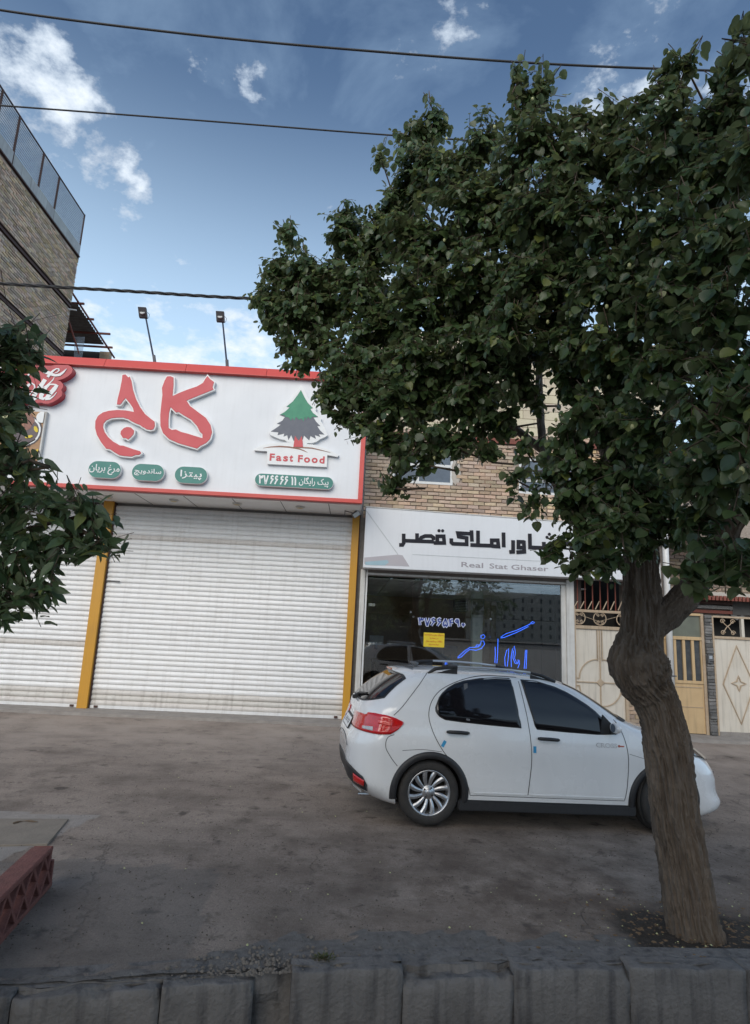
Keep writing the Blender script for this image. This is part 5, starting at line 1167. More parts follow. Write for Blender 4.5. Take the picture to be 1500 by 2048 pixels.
def patchg(name, lo, hi, off, m, nu=44, nv=8, parent=None, mirror=True, skirt=.012):
    u0, u1 = min(lo[0][0], hi[0][0]), max(lo[-1][0], hi[-1][0]); v = []; f = []
    for i in range(nu+1):
        u = u0+(u1-u0)*i/nu; a = float(np.interp(u, [p[0] for p in lo], [p[1] for p in lo])); b = float(np.interp(u, [p[0] for p in hi], [p[1] for p in hi])); b = max(b, a+.001)
        for j in range(nv+1): v.append(SP(u, a+(b-a)*j/nv, off))
    m_ = nv+1; f = [(i*m_+j, (i+1)*m_+j, (i+1)*m_+j+1, i*m_+j+1) for i in range(nu) for j in range(nv)]
    # skirt
    bd = [i*m_ for i in range(nu+1)]+[nu*m_+j for j in range(1, m_)]+[i*m_+nv for i in range(nu-1, -1, -1)]+[j for j in range(nv-1, 0, -1)]
    base = len(v)
    for k in bd:
        p = v[k]; c = Vector((p.x, p.y, p.z)); q = c+Vector((0 if abs(c.y) > .5 else .6, skirt if True else 0, 0)).normalized()*skirt; v.append(q)
    nb = len(bd); f += [(bd[k], bd[(k+1) % nb], base+(k+1) % nb, base+k) for k in range(nb)]
    mb = MB().add(v, f); o = cb(mb, name, m, parent, smooth=False)
    me_ = o.data; me_.polygons.foreach_set('use_smooth', [k < nu*nv for k in range(len(me_.polygons))])
    if mirror:
        me3 = me_.copy(); [setattr(q, 'co', (q.co.x, -q.co.y, q.co.z)) for q in me3.vertices]; me3.flip_normals(); o2 = bpy.data.objects.new(name, me3); COL.objects.link(o2); o2.parent = parent or car
    return o
lo_r = [(.045, 1.10), (.062, 1.055), (.13, 1.023), (.325, 1.008), (.607, .994), (.927, .983)]; hi_r = [(.045, 1.11), (.071, 1.199), (.11, 1.25), (.178, 1.307), (.26, 1.352), (.358, 1.385), (.538, 1.418), (.722, 1.436), (.888, 1.437), (.927, .99)]
lo_f = [(1.012, 1.42), (1.094, .978), (1.45, .965), (1.767, .958), (1.95, .968)]; hi_f = [(1.012, 1.431), (1.17, 1.427), (1.371, 1.38), (1.49, 1.336), (1.595, 1.283), (1.70, 1.222), (1.783, 1.165), (1.95, .99)]
def grow(lo, hi, e):
    c = lambda L_, s: [(p[0]+(-e if i == 0 else e if i == len(L_)-1 else 0), p[1]+s*e) for i, p in enumerate(L_)]
    return c(lo, -1), c(hi, 1)
for lo, hi in ((lo_r, hi_r), (lo_f, hi_f)):
    a, b = grow(lo, hi, .013); sl_ = patchg('window_seal', a, b, .0035, m_black_pl)
    patchg('side_window', lo, hi, .0075, m_dglass)
cb(MB().add([SP(.352, 1.018, .010), SP(.392, 1.014, .010), SP(.392, 1.375, .010), SP(.352, 1.365, .010), SP(.352, 1.018, .0), SP(.392, 1.014, .0), SP(.392, 1.375, .0), SP(.352, 1.365, .0)], [(0, 1, 2, 3), (0, 4, 5, 1), (2, 6, 7, 3), (1, 5, 6, 2), (3, 7, 4, 0)]), 'window_divider', m_lamp)
strip('door_seam', [(.964, 1.46), (.70, 1.462), (.552, 1.455), (.42, 1.43), (.3, 1.392), (.18, 1.34), (.09, 1.29), (.02, 1.22), (-.017, 1.157), (-.042, 1.08), (-.042, 1.02), (-.02, .95), (.004, .886), (.06, .79), (.134, .69), (.28, .56), (.386, .42), (.418, .312)], .007, m_seam, n=60, mirror=True)
strip('door_seam', [(.964, 1.46), (1.005, 1.157), (1.03, .90), (1.046, .70), (1.046, .60), (1.022, .328)], .007, m_seam, n=30, mirror=True)
strip('door_seam', [(1.979, 1.101), (2.02, 1.05), (2.055, .97), (2.087, .849), (2.103, .72), (2.103, .60), (2.095, .431), (2.071, .311)], .007, m_seam, n=30, mirror=True)
strip('door_seam', [(.418, .306), (2.071, .306)], .005, m_seam, n=30, mirror=True)
strip('door_moulding', [(.46, .33), (1.01, .33)], .012, m_carpaint, .006, n=20); strip('door_moulding', [(1.05, .33), (2.05, .33)], .012, m_carpaint, .006, n=20)
strip('bumper_seam', [(-.39, .85), (-.455, .83), (-.475, .78), (-.47, .715), (-.40, .62), (-.34, .556)], .006, m_seam, n=24, mirror=True)
strip('hatch_seam', [(-.03, 1.452), (-.07, 1.41), (-.12, 1.34), (-.22, 1.22), (-.32, 1.10), (-.40, 1.028)], .006, m_seam, n=24, mirror=True)
strip('body_crease', [(-.30, .705), (-.1, .725), (.10, .71)], .005, m_alu if 0 else m_seam, .0005, n=16)
strip('fender_crease', [(2.115, .772), (2.3, .727)], .004, m_seam, .0005, n=10)
# door handles, tape, decals
for (a, b) in (((.147, .905), (.373, .902)), ((1.11, .884), (1.336, .879))):
    for s in (-1, 1):
        xm, zm = (a[0]+b[0])/2, (a[1]+b[1])/2; y = ysurf(xm, zm)
        mb = MB(); mb.tube([(a[0], s*(y+.012), a[1]-.002), (a[0]+.02, s*(y+.032), a[1]), (xm, s*(y+.036), zm+.002), (b[0]-.02, s*(y+.032), b[1]), (b[0], s*(y+.012), b[1]-.002)], [.012, .017, .018, .017, .012], 10)
        cb(mb, 'door_handle', m_black_pl, smooth=True)
for (u, z, a) in ((.117, .788, .5), (1.075, .773, .0)):
    cb(MB().add([SP(u+dx*math.cos(a)-dz*math.sin(a)*-1, z+dz*math.cos(a)-dx*math.sin(a), .005) for dx, dz in ((-.016, -.032), (.016, -.032), (.016, .032), (-.016, .032))], [(0, 1, 2, 3)]), 'blue_tape', m_blue_tape)
def ctext(name, s, x0, x1, z0, z1, m, bold=0., off=.004):
    me_ = text(name, s, x0, x1, z0, z1, 0, m, thick=.001, bold=bold, obj=False)
    for q in me_.vertices: q.co.y = -ysurf(q.co.x, q.co.z)-off+q.co.y
    return cl(name, me_, m, smooth=False)
ctext('cross_decal', 'CROSS', 1.745, 1.975, .825, .868, m_text_grey, .014, .0035); ctext('cross_decal', 'CROSS', 1.750, 1.970, .829, .864, m_carpaint, -.002, .0055); 
cb(MB().tube([(2.0, -ysurf(2, .845)-.002, .845), (2.0, -ysurf(2, .845)-.005, .845)], .013, 12).box(2.01, 2.055, -ysurf(2, .84)-.006, -ysurf(2, .84)-.002, .838, .851), 'red_decal', mat('faded_red_print', (.5, .14, .1), .5))
# mirrors
for s in (-1, 1):
    mb = MB(); q = [(1.80, .70, .965), (1.97, .72, .965), (1.985, .72, 1.02), (1.90, .70, 1.06)]
    y = ysurf(1.9, 1.0)
    mb.add([(a, s*(y-.004), c) for a, _, c in [(1.80, 0, .955), (2.0, 0, .96), (1.965, 0, 1.03), (1.83, 0, 1.15)]]+[(a, s*(y+.02), c) for a, _, c in [(1.80, 0, .955), (2.0, 0, .96), (1.965, 0, 1.03), (1.83, 0, 1.15)]], [(0, 1, 2, 3), (4, 5, 6, 7), (0, 1, 5, 4), (1, 2, 6, 5), (2, 3, 7, 6), (3, 0, 4, 7)])
    mo = cb(mb, 'door_mirror', m_black_pl, bevel=.004)
    me_ = bpy.data.meshes.new('mirror_shell'); bm = bmesh.new(); bmesh.ops.create_uvsphere(bm, u_segments=20, v_segments=12, radius=1)
    for vt in bm.verts:
        c = vt.co; vt.co = Vector((1.93+c.x*.05, s*(y+.095+c.y*.09), 1.03+c.z*.052)); 
        if vt.co.x < 1.905: vt.co.x = 1.905
    bmesh.ops.recalc_face_normals(bm, faces=bm.faces); bm.to_mesh(me_); bm.free(); o = cl('mirror_shell', me_, m_carpaint, mo)
    cb(MB().tube([(1.902, s*(y+.095), 1.03), (1.898, s*(y+.095), 1.03)], .042, 16), 'mirror_glass', m_pane, mo); cb(MB().tube([(1.93, s*(y+.0), .985), (1.93, s*(y+.09), .99)], .025, 8), 'mirror_arm', m_black_pl, mo)
# roof rails
for s in (-1, 1):
    P_ = []
    for x, z in ((-.02, 1.445), (.06, 1.495), (.16, 1.515), (.3, 1.528), (.6, 1.536), (.9, 1.532), (1.12, 1.517), (1.25, 1.495), (1.40, 1.44)): P_.append((x, s*(.565 if x < 1.2 else .575), z))
    cb(MB().tube(P_[2:7], .0135, 8), 'roof_rail', m_silver, smooth=True)
    for a in (P_[:4], P_[6:]):
        a = [Vector(p) for p in a]; mb = MB(); mb.tube(a, [.012, .02, .019, .016][:len(a)], 8); mb.add([(a[0].x, s*.562, a[0].z-.02), (a[-1].x, s*.562, a[-1].z-.005), (a[-1].x, s*.562, 1.44), (a[0].x, s*.562, 1.42), (a[0].x, s*.572, a[0].z-.02), (a[-1].x, s*.572, a[-1].z-.005), (a[-1].x, s*.572, 1.44), (a[0].x, s*.572, 1.42)], [(0, 1, 2, 3), (4, 5, 6, 7)]); cb(mb, 'rail_foot', m_black_pl, smooth=False)
# spoiler, hatch glass, wiper, brake light, antenna
pr = [(-.10, 1.478), (-.20, 1.474), (-.335, 1.452), (-.345, 1.435), (-.30, 1.42), (-.12, 1.44)]; mb = MB(); v = []; ny = 24
for j in range(ny+1):
    y = -.60+1.2*j/ny; k = 1-.9*abs(y/.60)**4; dz = -.035*(y/.6)**2-.02*abs(y/.6)**6
    for (x, z) in pr: v.append((x*k+(-.10)*(1-k)+.04*(abs(y/.6)**3), y, z+dz))
np_ = len(pr); mb.add(v, [(j*np_+k, j*np_+(k+1) % np_, (j+1)*np_+(k+1) % np_, (j+1)*np_+k) for j in range(ny) for k in range(np_)]+[tuple(range(np_)), tuple(ny*np_+k for k in range(np_))[::-1]])
sp_ = cb(mb, 'spoiler', m_carpaint, smooth=True)
cb(MB().box(-.349, -.338, -.15, .15, 1.432, 1.452), 'brake_light', mat('amber_lens', (.5, .12, .04), .2), sp_)
def rearx(y, z):
    xr, xf, W_, a, b, c, d = lv(z); y = abs(y)
    return xr if y < W_-c else xr+a-a*math.sqrt(max(0, 1-((y-W_+c)/c)**2))
def rpatch(name, zlo, zhi, hw, off, m, n1=30, n2=8, parent=None):
    v = []
    for i in range(n1+1):
        t = -1+2*i/n1
        for j in range(n2+1):
            s = j/n2; w = hw[0]+(hw[1]-hw[0])*s; y = t*w; cut_ = .05*abs(t)**6*(1-2*s); z = zlo+.02*abs(t)**2.5*(1-s)+(zhi-zlo)*s+cut_
            v.append((rearx(y, z)-off, y, z))
    return cb(MB().add(v, [(i*(n2+1)+j, (i+1)*(n2+1)+j, (i+1)*(n2+1)+j+1, i*(n2+1)+j+1) for i in range(n1) for j in range(n2)]), name, m, parent, smooth=True)
rpatch('rear_window_seal', 1.105, 1.425, (.645, .56), .004, m_black_pl); rpatch('rear_window', 1.12, 1.415, (.62, .545), .008, m_dglass)
w0 = Vector((rearx(0, 1.12)-.03, 0, 1.11)); cb(MB().tube([w0, (rearx(0, 1.15)-.025, -.03, 1.15), (rearx(-.3, 1.2)-.035, -.38, 1.19)], [.03, .018, .01], 8).box(w0.x-.04, w0.x+.02, -.05, .05, 1.09, 1.125), 'rear_wiper', m_black_pl)
cb(MB().tube([(-.02, 0, 1.49), (-.05, 0, 1.51), (-.1, 0, 1.53)], [.035, .026, .012], 10), 'aerial_base', m_lamp, smooth=True)
# tail lights
tl_lo = [(-.30, .955), (-.36, .895), (-.43, .852), (-.55, .843), (-.80, .850), (-1.02, .86)][::-1]; tl_hi = [(-.30, .972), (-.38, 1.005), (-.47, 1.026), (-.58, 1.032), (-.66, 1.027), (-.685, 1.0), (-.75, 1.004), (-1.02, .99)][::-1]
a = patchg('tail_light', tl_lo, tl_hi, .010, m_red_lens, 40, 6, skirt=.02)
patchg('reversing_lens', [(-.72, .872), (-.60, .868)], [(-.72, .895), (-.60, .906)], .0125, m_lens, 10, 3)
patchg('light_line', [(-.80, .917), (-.42, .908)], [(-.80, .921), (-.42, .912)], .0125, mat('pale_red_lens', (.7, .05, .04), .15, coat=1.), 20, 2); patchg('light_line', [(-.55, .94), (-.42, .925)], [(-.55, .985), (-.42, .965)], .012, MATS['pale_red_lens'], 12, 3)
# diffuser band with fog light and the torn film
df = patchg('diffuser', [(-1.35, .34), (-.95, .32), (-.75, .285), (-.61, .27)], [(-1.35, .53), (-1.0, .53), (-.8, .49), (-.66, .425), (-.61, .35)], .006, m_black_pl, 30, 6, skirt=.0)
patchg('fog_light', [(-.77, .34), (-.64, .325)], [(-.77, .43), (-.64, .39)], .012, m_red_lens, 10, 4)
v = []
for i in range(41):
    u = -1.7+1.02*i/40; z = .30-.035*(i/40)**3+.01*math.sin(i*.4)+.012*noise.noise(Vector((i*.7, 0, 0))); p = SP(u, max(.17, z), .02); q = SP(u, max(.17, z-.045+.03*noise.noise(Vector((i*.9, 4, 0)))), .05+.015*noise.noise(Vector((i*1.3, 9, 0)))); v += [p, q]
cb(MB().add(v, [(2*i, 2*i+2, 2*i+3, 2*i+1) for i in range(40)]), 'torn_film', m_white)
# number plate, badges, bumper shelf
zp = .86; mb = MB(); xp = lambda z: lv(z)[0]
pl_ = cb(MB().add([(xp(zp-.06)-.014, y, zp-.062) for y in (-.26, .26)]+[(xp(zp+.06)-.012, y, zp+.062) for y in (-.26, .26)]+[(xp(zp-.06)+.0, y, zp-.062) for y in (-.26, .26)]+[(xp(zp+.06)+.0, y, zp+.062) for y in (-.26, .26)], [(0, 1, 3, 2), (4, 6, 7, 5), (0, 4, 5, 1), (2, 3, 7, 6), (0, 2, 6, 4), (1, 5, 7, 3)]), 'number_plate_frame', m_black_pl)
def on_rear(y, z, o=.018): return (xp(z)-o, y, z)
cb(MB().add([on_rear(-.245, zp-.05), on_rear(.245, zp-.05), on_rear(.245, zp+.05), on_rear(-.245, zp+.05)], [(0, 1, 2, 3)]), 'number_plate', m_white, pl_)
cb(MB().add([on_rear(.245, zp-.05, .02), on_rear(.205, zp-.05, .02), on_rear(.205, zp+.05, .02), on_rear(.245, zp+.05, .02)], [(0, 1, 2, 3)]), 'plate_band', m_navy, pl_)
for y in (-.16, -.08, .02, .10): cb(MB().tube([on_rear(y, zp-.022, .02), on_rear(y-.012, zp+.022, .02)], .005, 4), 'plate_mark', m_text, pl_)
for (y, w) in ((-.36, .1), (.36, .1)): cb(MB().tube([(rearx(y+w*t, .975+.012*math.sin(t*11))-.006, y+w*t, .975+.012*math.sin(t*11)) for t in np.linspace(-.5, .5, 14)], .004, 5), 'badge', m_chrome)
cb(MB().tube([(xp(.74)-.004, y, .735-.05*(abs(y)/.4)**3) for y in np.linspace(-.45, .45, 20)], .004, 5), 'hatch_lower_seam', m_seam)
# headlights, grille, cowl, windscreen
def fx_(y, z):
    xr, xf, W_, a, b, c, d = lv(z); y = abs(y); return xf if y < W_-d else xf-b+b*math.sqrt(max(0, 1-((y-W_+d)/d)**2))
for s in (-1, 1):
    v = []; f = []
    for i in range(17):
        t = i/16; y = .80-.36*t
        za, zb_ = .70+.10*(1-t)**1.4-.03*t, .79+.05*(1-t)
        za = .675+.115*(1-t)**1.5; zb_ = .80+.035*(1-t)
        for j in range(6): z = za+(zb_-za)*j/5; v.append((fx_(y, z)+.016, s*(y+.006), z+.012))
    f = [(i*6+j, (i+1)*6+j, (i+1)*6+j+1, i*6+j+1) for i in range(16) for j in range(5)]
    hl = cb(MB().add(v, f), 'headlight', m_lens if 0 else mat('smoked_headlight', (.025, .025, .03), .1, (.12, .12, .12), 16, .4, coat=.5), smooth=True)
cb(MB().box(3.28, 3.372, -.42, .42, .36, .56), 'grille', m_black_pl)
cb(MB().box(3.33, 3.345, -.3, .3, .62, .70), 'upper_grille', m_black_pl)
def wpatch(zlo, zhi, hw, off, m, name):
    v = []
    for i in range(31):
        t = -1+2*i/30
        for j in range(9): s = j/8; z = zlo+(zhi-zlo)*s; y = t*(hw[0]+(hw[1]-hw[0])*s); v.append((fx_(y, z)+off, y, z+off*.6))
    return cb(MB().add(v, [(i*9+j, (i+1)*9+j, (i+1)*9+j+1, i*9+j+1) for i in range(30) for j in range(8)]), name, m, smooth=True)
wpatch(1.10, 1.42, (.70, .55), .006, m_dglass, 'windscreen')
v = []
for i in range(25):
    t = -1+2*i/24; y = t*.72; v += [(fx_(y, 1.075)+.03-.02*abs(t), y, 1.078), (fx_(y, 1.10)-.01, y, 1.118)]
cb(MB().add(v, [(2*i, 2*i+2, 2*i+3, 2*i+1) for i in range(24)]), 'cowl', m_black_pl)
# wheels
def lathe(prof, n, ax=1):
    v = []; 
    for k in range(n):
        a = 2*math.pi*k/n
        for (r_, y) in prof: v.append((r_*math.cos(a), y, r_*math.sin(a)))
    m_ = len(prof); return v, [(k*m_+i, k*m_+i+1, ((k+1) % n)*m_+i+1, ((k+1) % n)*m_+i) for k in range(n) for i in range(m_-1)]
tp = [(.198, .075), (.205, .088), (.225, .094), (.255, .094), (.278, .086), (.290, .075), (.2955, .06), (.2965, .03), (.291, .028), (.291, .022), (.297, .02), (.297, -.02), (.291, -.022), (.291, -.028), (.2965, -.03), (.2955, -.06), (.285, -.085), (.25, -.094), (.205, -.088), (.198, -.07)]
tv, tf = lathe(tp, 72); tyre_me = me_from(tv, tf, 'tyre')
for i, vt in enumerate(tyre_me.vertices):     # tread blocks
    k, j = divmod(i, len(tp))
    if j in (5, 6, 7, 10, 11, 14, 15) and k % 2: s_ = .986; vt.co.x *= s_; vt.co.z *= s_
rv_, rf = lathe([(.196, -.08), (.19, -.05), (.184, .0), (.188, .045), (.195, .07), (.205, .078), (.207, .086), (.200, .090), (.192, .086), (.184, .07), (.178, .04)], 64); rim_me = me_from(rv_, rf, 'rim')
mb = MB()
for k in range(12):
    a0 = 2*math.pi*k/12; P_ = []; prev = None; v = []
    for t in np.linspace(0, 1, 9):
        r_ = .05+.138*t; a = a0+.15*t*t-.06; w = .013+.004*math.sin(t*3.1)+.010*t*t; y = .055+.022*math.sin(t*1.7)
        c = Vector((r_*math.cos(a), 0, r_*math.sin(a))); tg = Vector((-math.sin(a+.12*t), 0, math.cos(a+.12*t)))
        for (dw, dy) in ((-w, -.012), (-w*.55, 0), (w*.55, 0), (w, -.012)): v.append((c+tg*dw+Vector((0, y+dy, 0))))
    mb.add(v, [(i*4+j, i*4+j+1, (i+1)*4+j+1, (i+1)*4+j) for i in range(8) for j in range(3)])
spk = mb.mesh('spoke_set')
hv, hf = lathe([(.0, .078), (.022, .078), (.030, .072), (.034, .06), (.056, .064), (.066, .055), (.070, .02)], 32); hub_me = me_from(hv, hf, 'hub')
dv, df_ = lathe([(.0, -.02), (.12, -.02), (.12, -.03), (.193, -.04)], 32); disc_me = me_from(dv, df_, 'brake_disc')
mb = MB()
for k in range(4): a = math.pi/4+k*math.pi/2+.1; mb.tube([(.047*math.cos(a), .05, .047*math.sin(a)), (.047*math.cos(a), .069, .047*math.sin(a))], .0085, 8)
nut_me = mb.mesh('wheel_nut')
for me_, m in ((tyre_me, m_rubber), (rim_me, m_alloy), (spk, m_alloy), (hub_me, m_alloy), (disc_me, m_dark), (nut_me, m_black_pl)): me_.materials.append(m); me_.polygons.foreach_set('use_smooth', [True]*len(me_.polygons))
for (x, z) in AX:
    for s in (-1, 1):
        w = bpy.data.objects.new('wheel', tyre_me); COL.objects.link(w); w.parent = car; w.location = (x, s*.705, .312); w.scale = (1.05, 1.05, 1.05)
        w.rotation_euler = (0, random.uniform(0, 1), (math.pi if s < 0 else 0)+(R(17) if x > 1 else 0))
        if x > 1: w.location.y += s*.0
        for me_ in (rim_me, spk, hub_me, disc_me, nut_me):
            o = bpy.data.objects.new(me_.name.split('.')[0], me_); COL.objects.link(o); o.parent = w

# ------------------------------------------------------------------ trees
def leaf_template(kind):
    if kind == 'mulberry': out = [(.30, .10), (.46, .34), (.40, .64), (.20, .88)]; fold = .10
    else: out = [(.13, .12), (.215, .36), (.18, .60), (.08, .84)]; fold = .05
    v = [(0, 0, 0), (0, .5, -fold*.6), (0, 1.0, -.16)]
    r_ = [(x, y, fold*(1 if k < 3 else .4)-.10*y*y) for k, (x, y) in enumerate(out)]; l_ = [(-x, y, z) for x, y, z in r_]
    v += r_+l_
    f = [(0, 3, 4, 1), (1, 4, 5), (1, 5, 6, 2), (0, 1, 8, 7), (1, 9, 8), (1, 2, 10, 9)]
    return np.array(v, float), f
def leaves_mesh(name, pos, axis, nrm, size, kind, rnd=None):
    T0, F0 = leaf_template(kind); n = len(pos); y = axis/np.linalg.norm(axis, axis=1)[:, None]; x = np.cross(y, nrm); x /= np.linalg.norm(x, axis=1)[:, None]; z = np.cross(x, y)
    wv = RNG.uniform(.82, 1.12, n)
    v = pos[:, None, :]+size[:, None, None]*(T0[None, :, 0:1]*x[:, None, :]*wv[:, None, None]+T0[None, :, 1:2]*y[:, None, :]+T0[None, :, 2:3]*z[:, None, :]*RNG.uniform(.3, 1.6, n)[:, None, None])
    k = len(T0); me = bpy.data.meshes.new(name)
    vv = v.reshape(-1, 3); me.vertices.add(len(vv)); me.vertices.foreach_set('co', vv.ravel())
    loops = []; starts = []; tot = []
    base = []; s0 = 0
    for q in F0: base += list(q)
    lp = (np.array(base)[None, :]+(np.arange(n)*k)[:, None]).ravel(); sizes = np.tile([len(q) for q in F0], n); st = np.concatenate([[0], np.cumsum(sizes)[:-1]])
    me.loops.add(len(lp)); me.loops.foreach_set('vertex_index', lp); me.polygons.add(len(sizes)); me.polygons.foreach_set('loop_start', st); me.polygons.foreach_set('loop_total', sizes)
    me.update(calc_edges=True); me.validate()
    at = me.attributes.new('rnd', 'FLOAT', 'POINT'); rr = RNG.random(n) if rnd is None else rnd; at.data.foreach_set('value', np.repeat(rr, k).astype(np.float32))
    me.polygons.foreach_set('use_smooth', [True]*len(me.polygons)); return me
def crown(tree, blobs, kind, m, lsize, sprigs_per_m2, nper=(7, 12), nbig=300, limbs=(), twigr=.005, name='leaf', gap=0.):
    pos, ax, nr, sz = [], [], [], []; tw = MB()
    fwv = Vector(FW); limb_pts = [Vector(p) for l in limbs for p in l]
    for bi, (c, rad, dens_) in enumerate(blobs):
        c = Vector(c); ns = max(5, int(sprigs_per_m2*dens_*(rad**2 if rad > .2 or kind == 'ash' else (rad*.2+rad**2)/2)))
        # a limb into the clump
        if limb_pts:
            q = min(limb_pts, key=lambda p: (p-c).length)
            if (q-c).length > .7: q = c+(q-c).normalized()*.3
            mid = q.lerp(c, .5)+Vector((random.uniform(-.1, .1), random.uniform(-.1, .1), -.12*(q-c).length)); tw.tube([q, mid, c], [min(.014, max(.008, .02*rad)), .010, .006], 5, cap=False)
        for s in range(ns):
            d = Vector(RNG.normal(size=3)).normalized(); rr = rad*(random.random()**.42)*(1+.28*noise.noise(d*2.3+Vector((bi*3.1, 0, 0))))
            e = c+Vector((d.x*rr, d.y*rr, d.z*rr*.92))
            s0 = c+d*rr*.35 if rr > .1 else c
            ln = random.uniform(.5, 1.)*lsize*(3.0 if kind == 'ash' else 4.2); dr = (d+Vector((0, 0, random.uniform(-.9, .25)))+Vector(RNG.normal(size=3))*.35).normalized(); a = e-dr*ln
            if s % 3 == 0: tw.tube([s0, a, e], [twigr, twigr*.7, twigr*.35], 4, cap=False)
            else: tw.tube([a, e], [twigr*.6, twigr*.3], 3, cap=False)
            side = dr.cross(Vector((0, 0, 1))); side = side.normalized() if side.length > .05 else Vector((1, 0, 0))
            nl = random.randint(*nper)
            for k in range(nl):
                t = (k+.5)/nl; p = a+dr*ln*t; sg = 1 if k % 2 else -1
                if kind == 'ash': la = (dr*.75+side*sg*.8+Vector((0, 0, -.35))+Vector(RNG.normal(size=3))*.18); up = Vector((0, -.5, .8))+Vector(RNG.normal(size=3))*.75
                else: la = (dr*.45+side*sg*.75+Vector((0, 0, -.75))+Vector(RNG.normal(size=3))*.30); up = Vector((0, -.25, 1))+d*.5+Vector(RNG.normal(size=3))*.42
                if k == nl-1: la = dr+Vector((0, 0, -.25))
                pp = p+la.normalized()*lsize*.30
                if kind != 'ash' and (s*7+k) % 4 == 0: tw.tube([p, pp], [.0016, .0012], 3, cap=False)
                pos.append(pp); ax.append(la); nr.append(up); sz.append(lsize*random.uniform(.5, 1.3)*(1-.25*(t > .85)))
    pos, ax, nr, sz = np.array(pos), np.array(ax), np.array(nr), np.array(sz)
    dep = (pos-EYE) @ FW; px = 750+FPX*((pos-EYE) @ RT)/np.maximum(dep, .01); py = 1024-FPX*((pos-EYE) @ UP)/np.maximum(dep, .01)
    ok = (np.linalg.norm(pos-EYE, axis=1) > 1.3) & ((dep > 1.6) | (dep < .2) | (np.abs(px-750) > 1100))                                   # nothing right in front of the lens
    inf = ok & (px > 0) & (px < 1500) & (py > 0) & (py < 2048)
    order = np.where(inf)[0][np.argsort(dep[inf])]; big = order[:nbig]; rest = np.setdiff1d(np.where(ok)[0], big)
    me = leaves_mesh('foliage', pos[rest], ax[rest], nr[rest], sz[rest], kind); o = link('foliage', me, m, tree); o['kind'] = 'stuff'
    one = leaves_mesh(name, np.zeros((1, 3)), np.array([[0, 1., 0]]), np.array([[0, 0, 1.]]), np.ones(1), kind, rnd=np.zeros(1)); one.materials.append(m); pi_ = world_of(tree).inverted()
    for i in big:
        y = Vector(ax[i]).normalized(); x = y.cross(Vector(nr[i])).normalized(); z = x.cross(y)
        Mx = Matrix(((x.x, y.x, z.x, pos[i][0]), (x.y, y.y, z.y, pos[i][1]), (x.z, y.z, z.z, pos[i][2]), (0, 0, 0, 1))) @ Matrix.Diagonal((sz[i], sz[i], sz[i], 1))
        o = bpy.data.objects.new(name, one); COL.objects.link(o); o.parent = tree; o.matrix_parent_inverse = pi_; o.matrix_basis = Mx
    o = tw.build('twigs', m_twig, tree, smooth=True); o['kind'] = 'stuff'
    print('leaves', len(pos), 'tw', len(tw.f))

mul = thing('mulberry_tree', 'gnarled mulberry tree with leaning trunk and dense dark crown', 'tree', ongr(1385, 1835))
# trunk: centre line in the plane the tree stands in
TY = 4.45
h9 = cr(1150, 1080, 2.497)
prof = [(475, 722, 1955, 0), (462, 700, 1880, 0), (438, 665, 1700, 0), (418, 640, 1550, 0), (396, 610, 1400, 0), (374, 585, 1200, 0), (360, 570, 1080, 0), (350, 556, 980, 0), (334, 528, 880, 0), (300, 500, 790, 0), (238, 478, 720, 0), (200, 462, 670, 0), (176, 454, 620, 0), (186, 440, 570, 0), (206, 428, 530, 0), (232, 425, 480, 0), (238, 425, 420, 0), (244, 424, 350, 0), (246, 420, 290, 0), (250, 412, 220, 0), (252, 408, 120, 0), (250, 405, 20, 0)]
cen, rad_ = [], []
for xl, xr_, y, _ in prof:
    a, b = on(*h9(xl, y), TY), on(*h9(xr_, y), TY); cen.append((a+b)/2); rad_.append((b-a).length/2)
cen[0] = cen[0]+Vector((.02, 0, -.10)); rad_[0] *= 1.02
def smooth_path(P_, Rr, n):
    L_ = [0]
    for i in range(1, len(P_)): L_.append(L_[-1]+(P_[i]-P_[i-1]).length)
    s = np.linspace(0, L_[-1], n); C_ = [np.interp(s, L_, [p[k] for p in P_]) for k in range(3)]; R_ = np.interp(s, L_, Rr)
    for _ in range(4):
        for A in C_+[R_]: A[1:-1] = (A[:-2]+2*A[1:-1]+A[2:])/4
    return [Vector((C_[0][i], C_[1][i], C_[2][i])) for i in range(n)], list(R_), list(s)
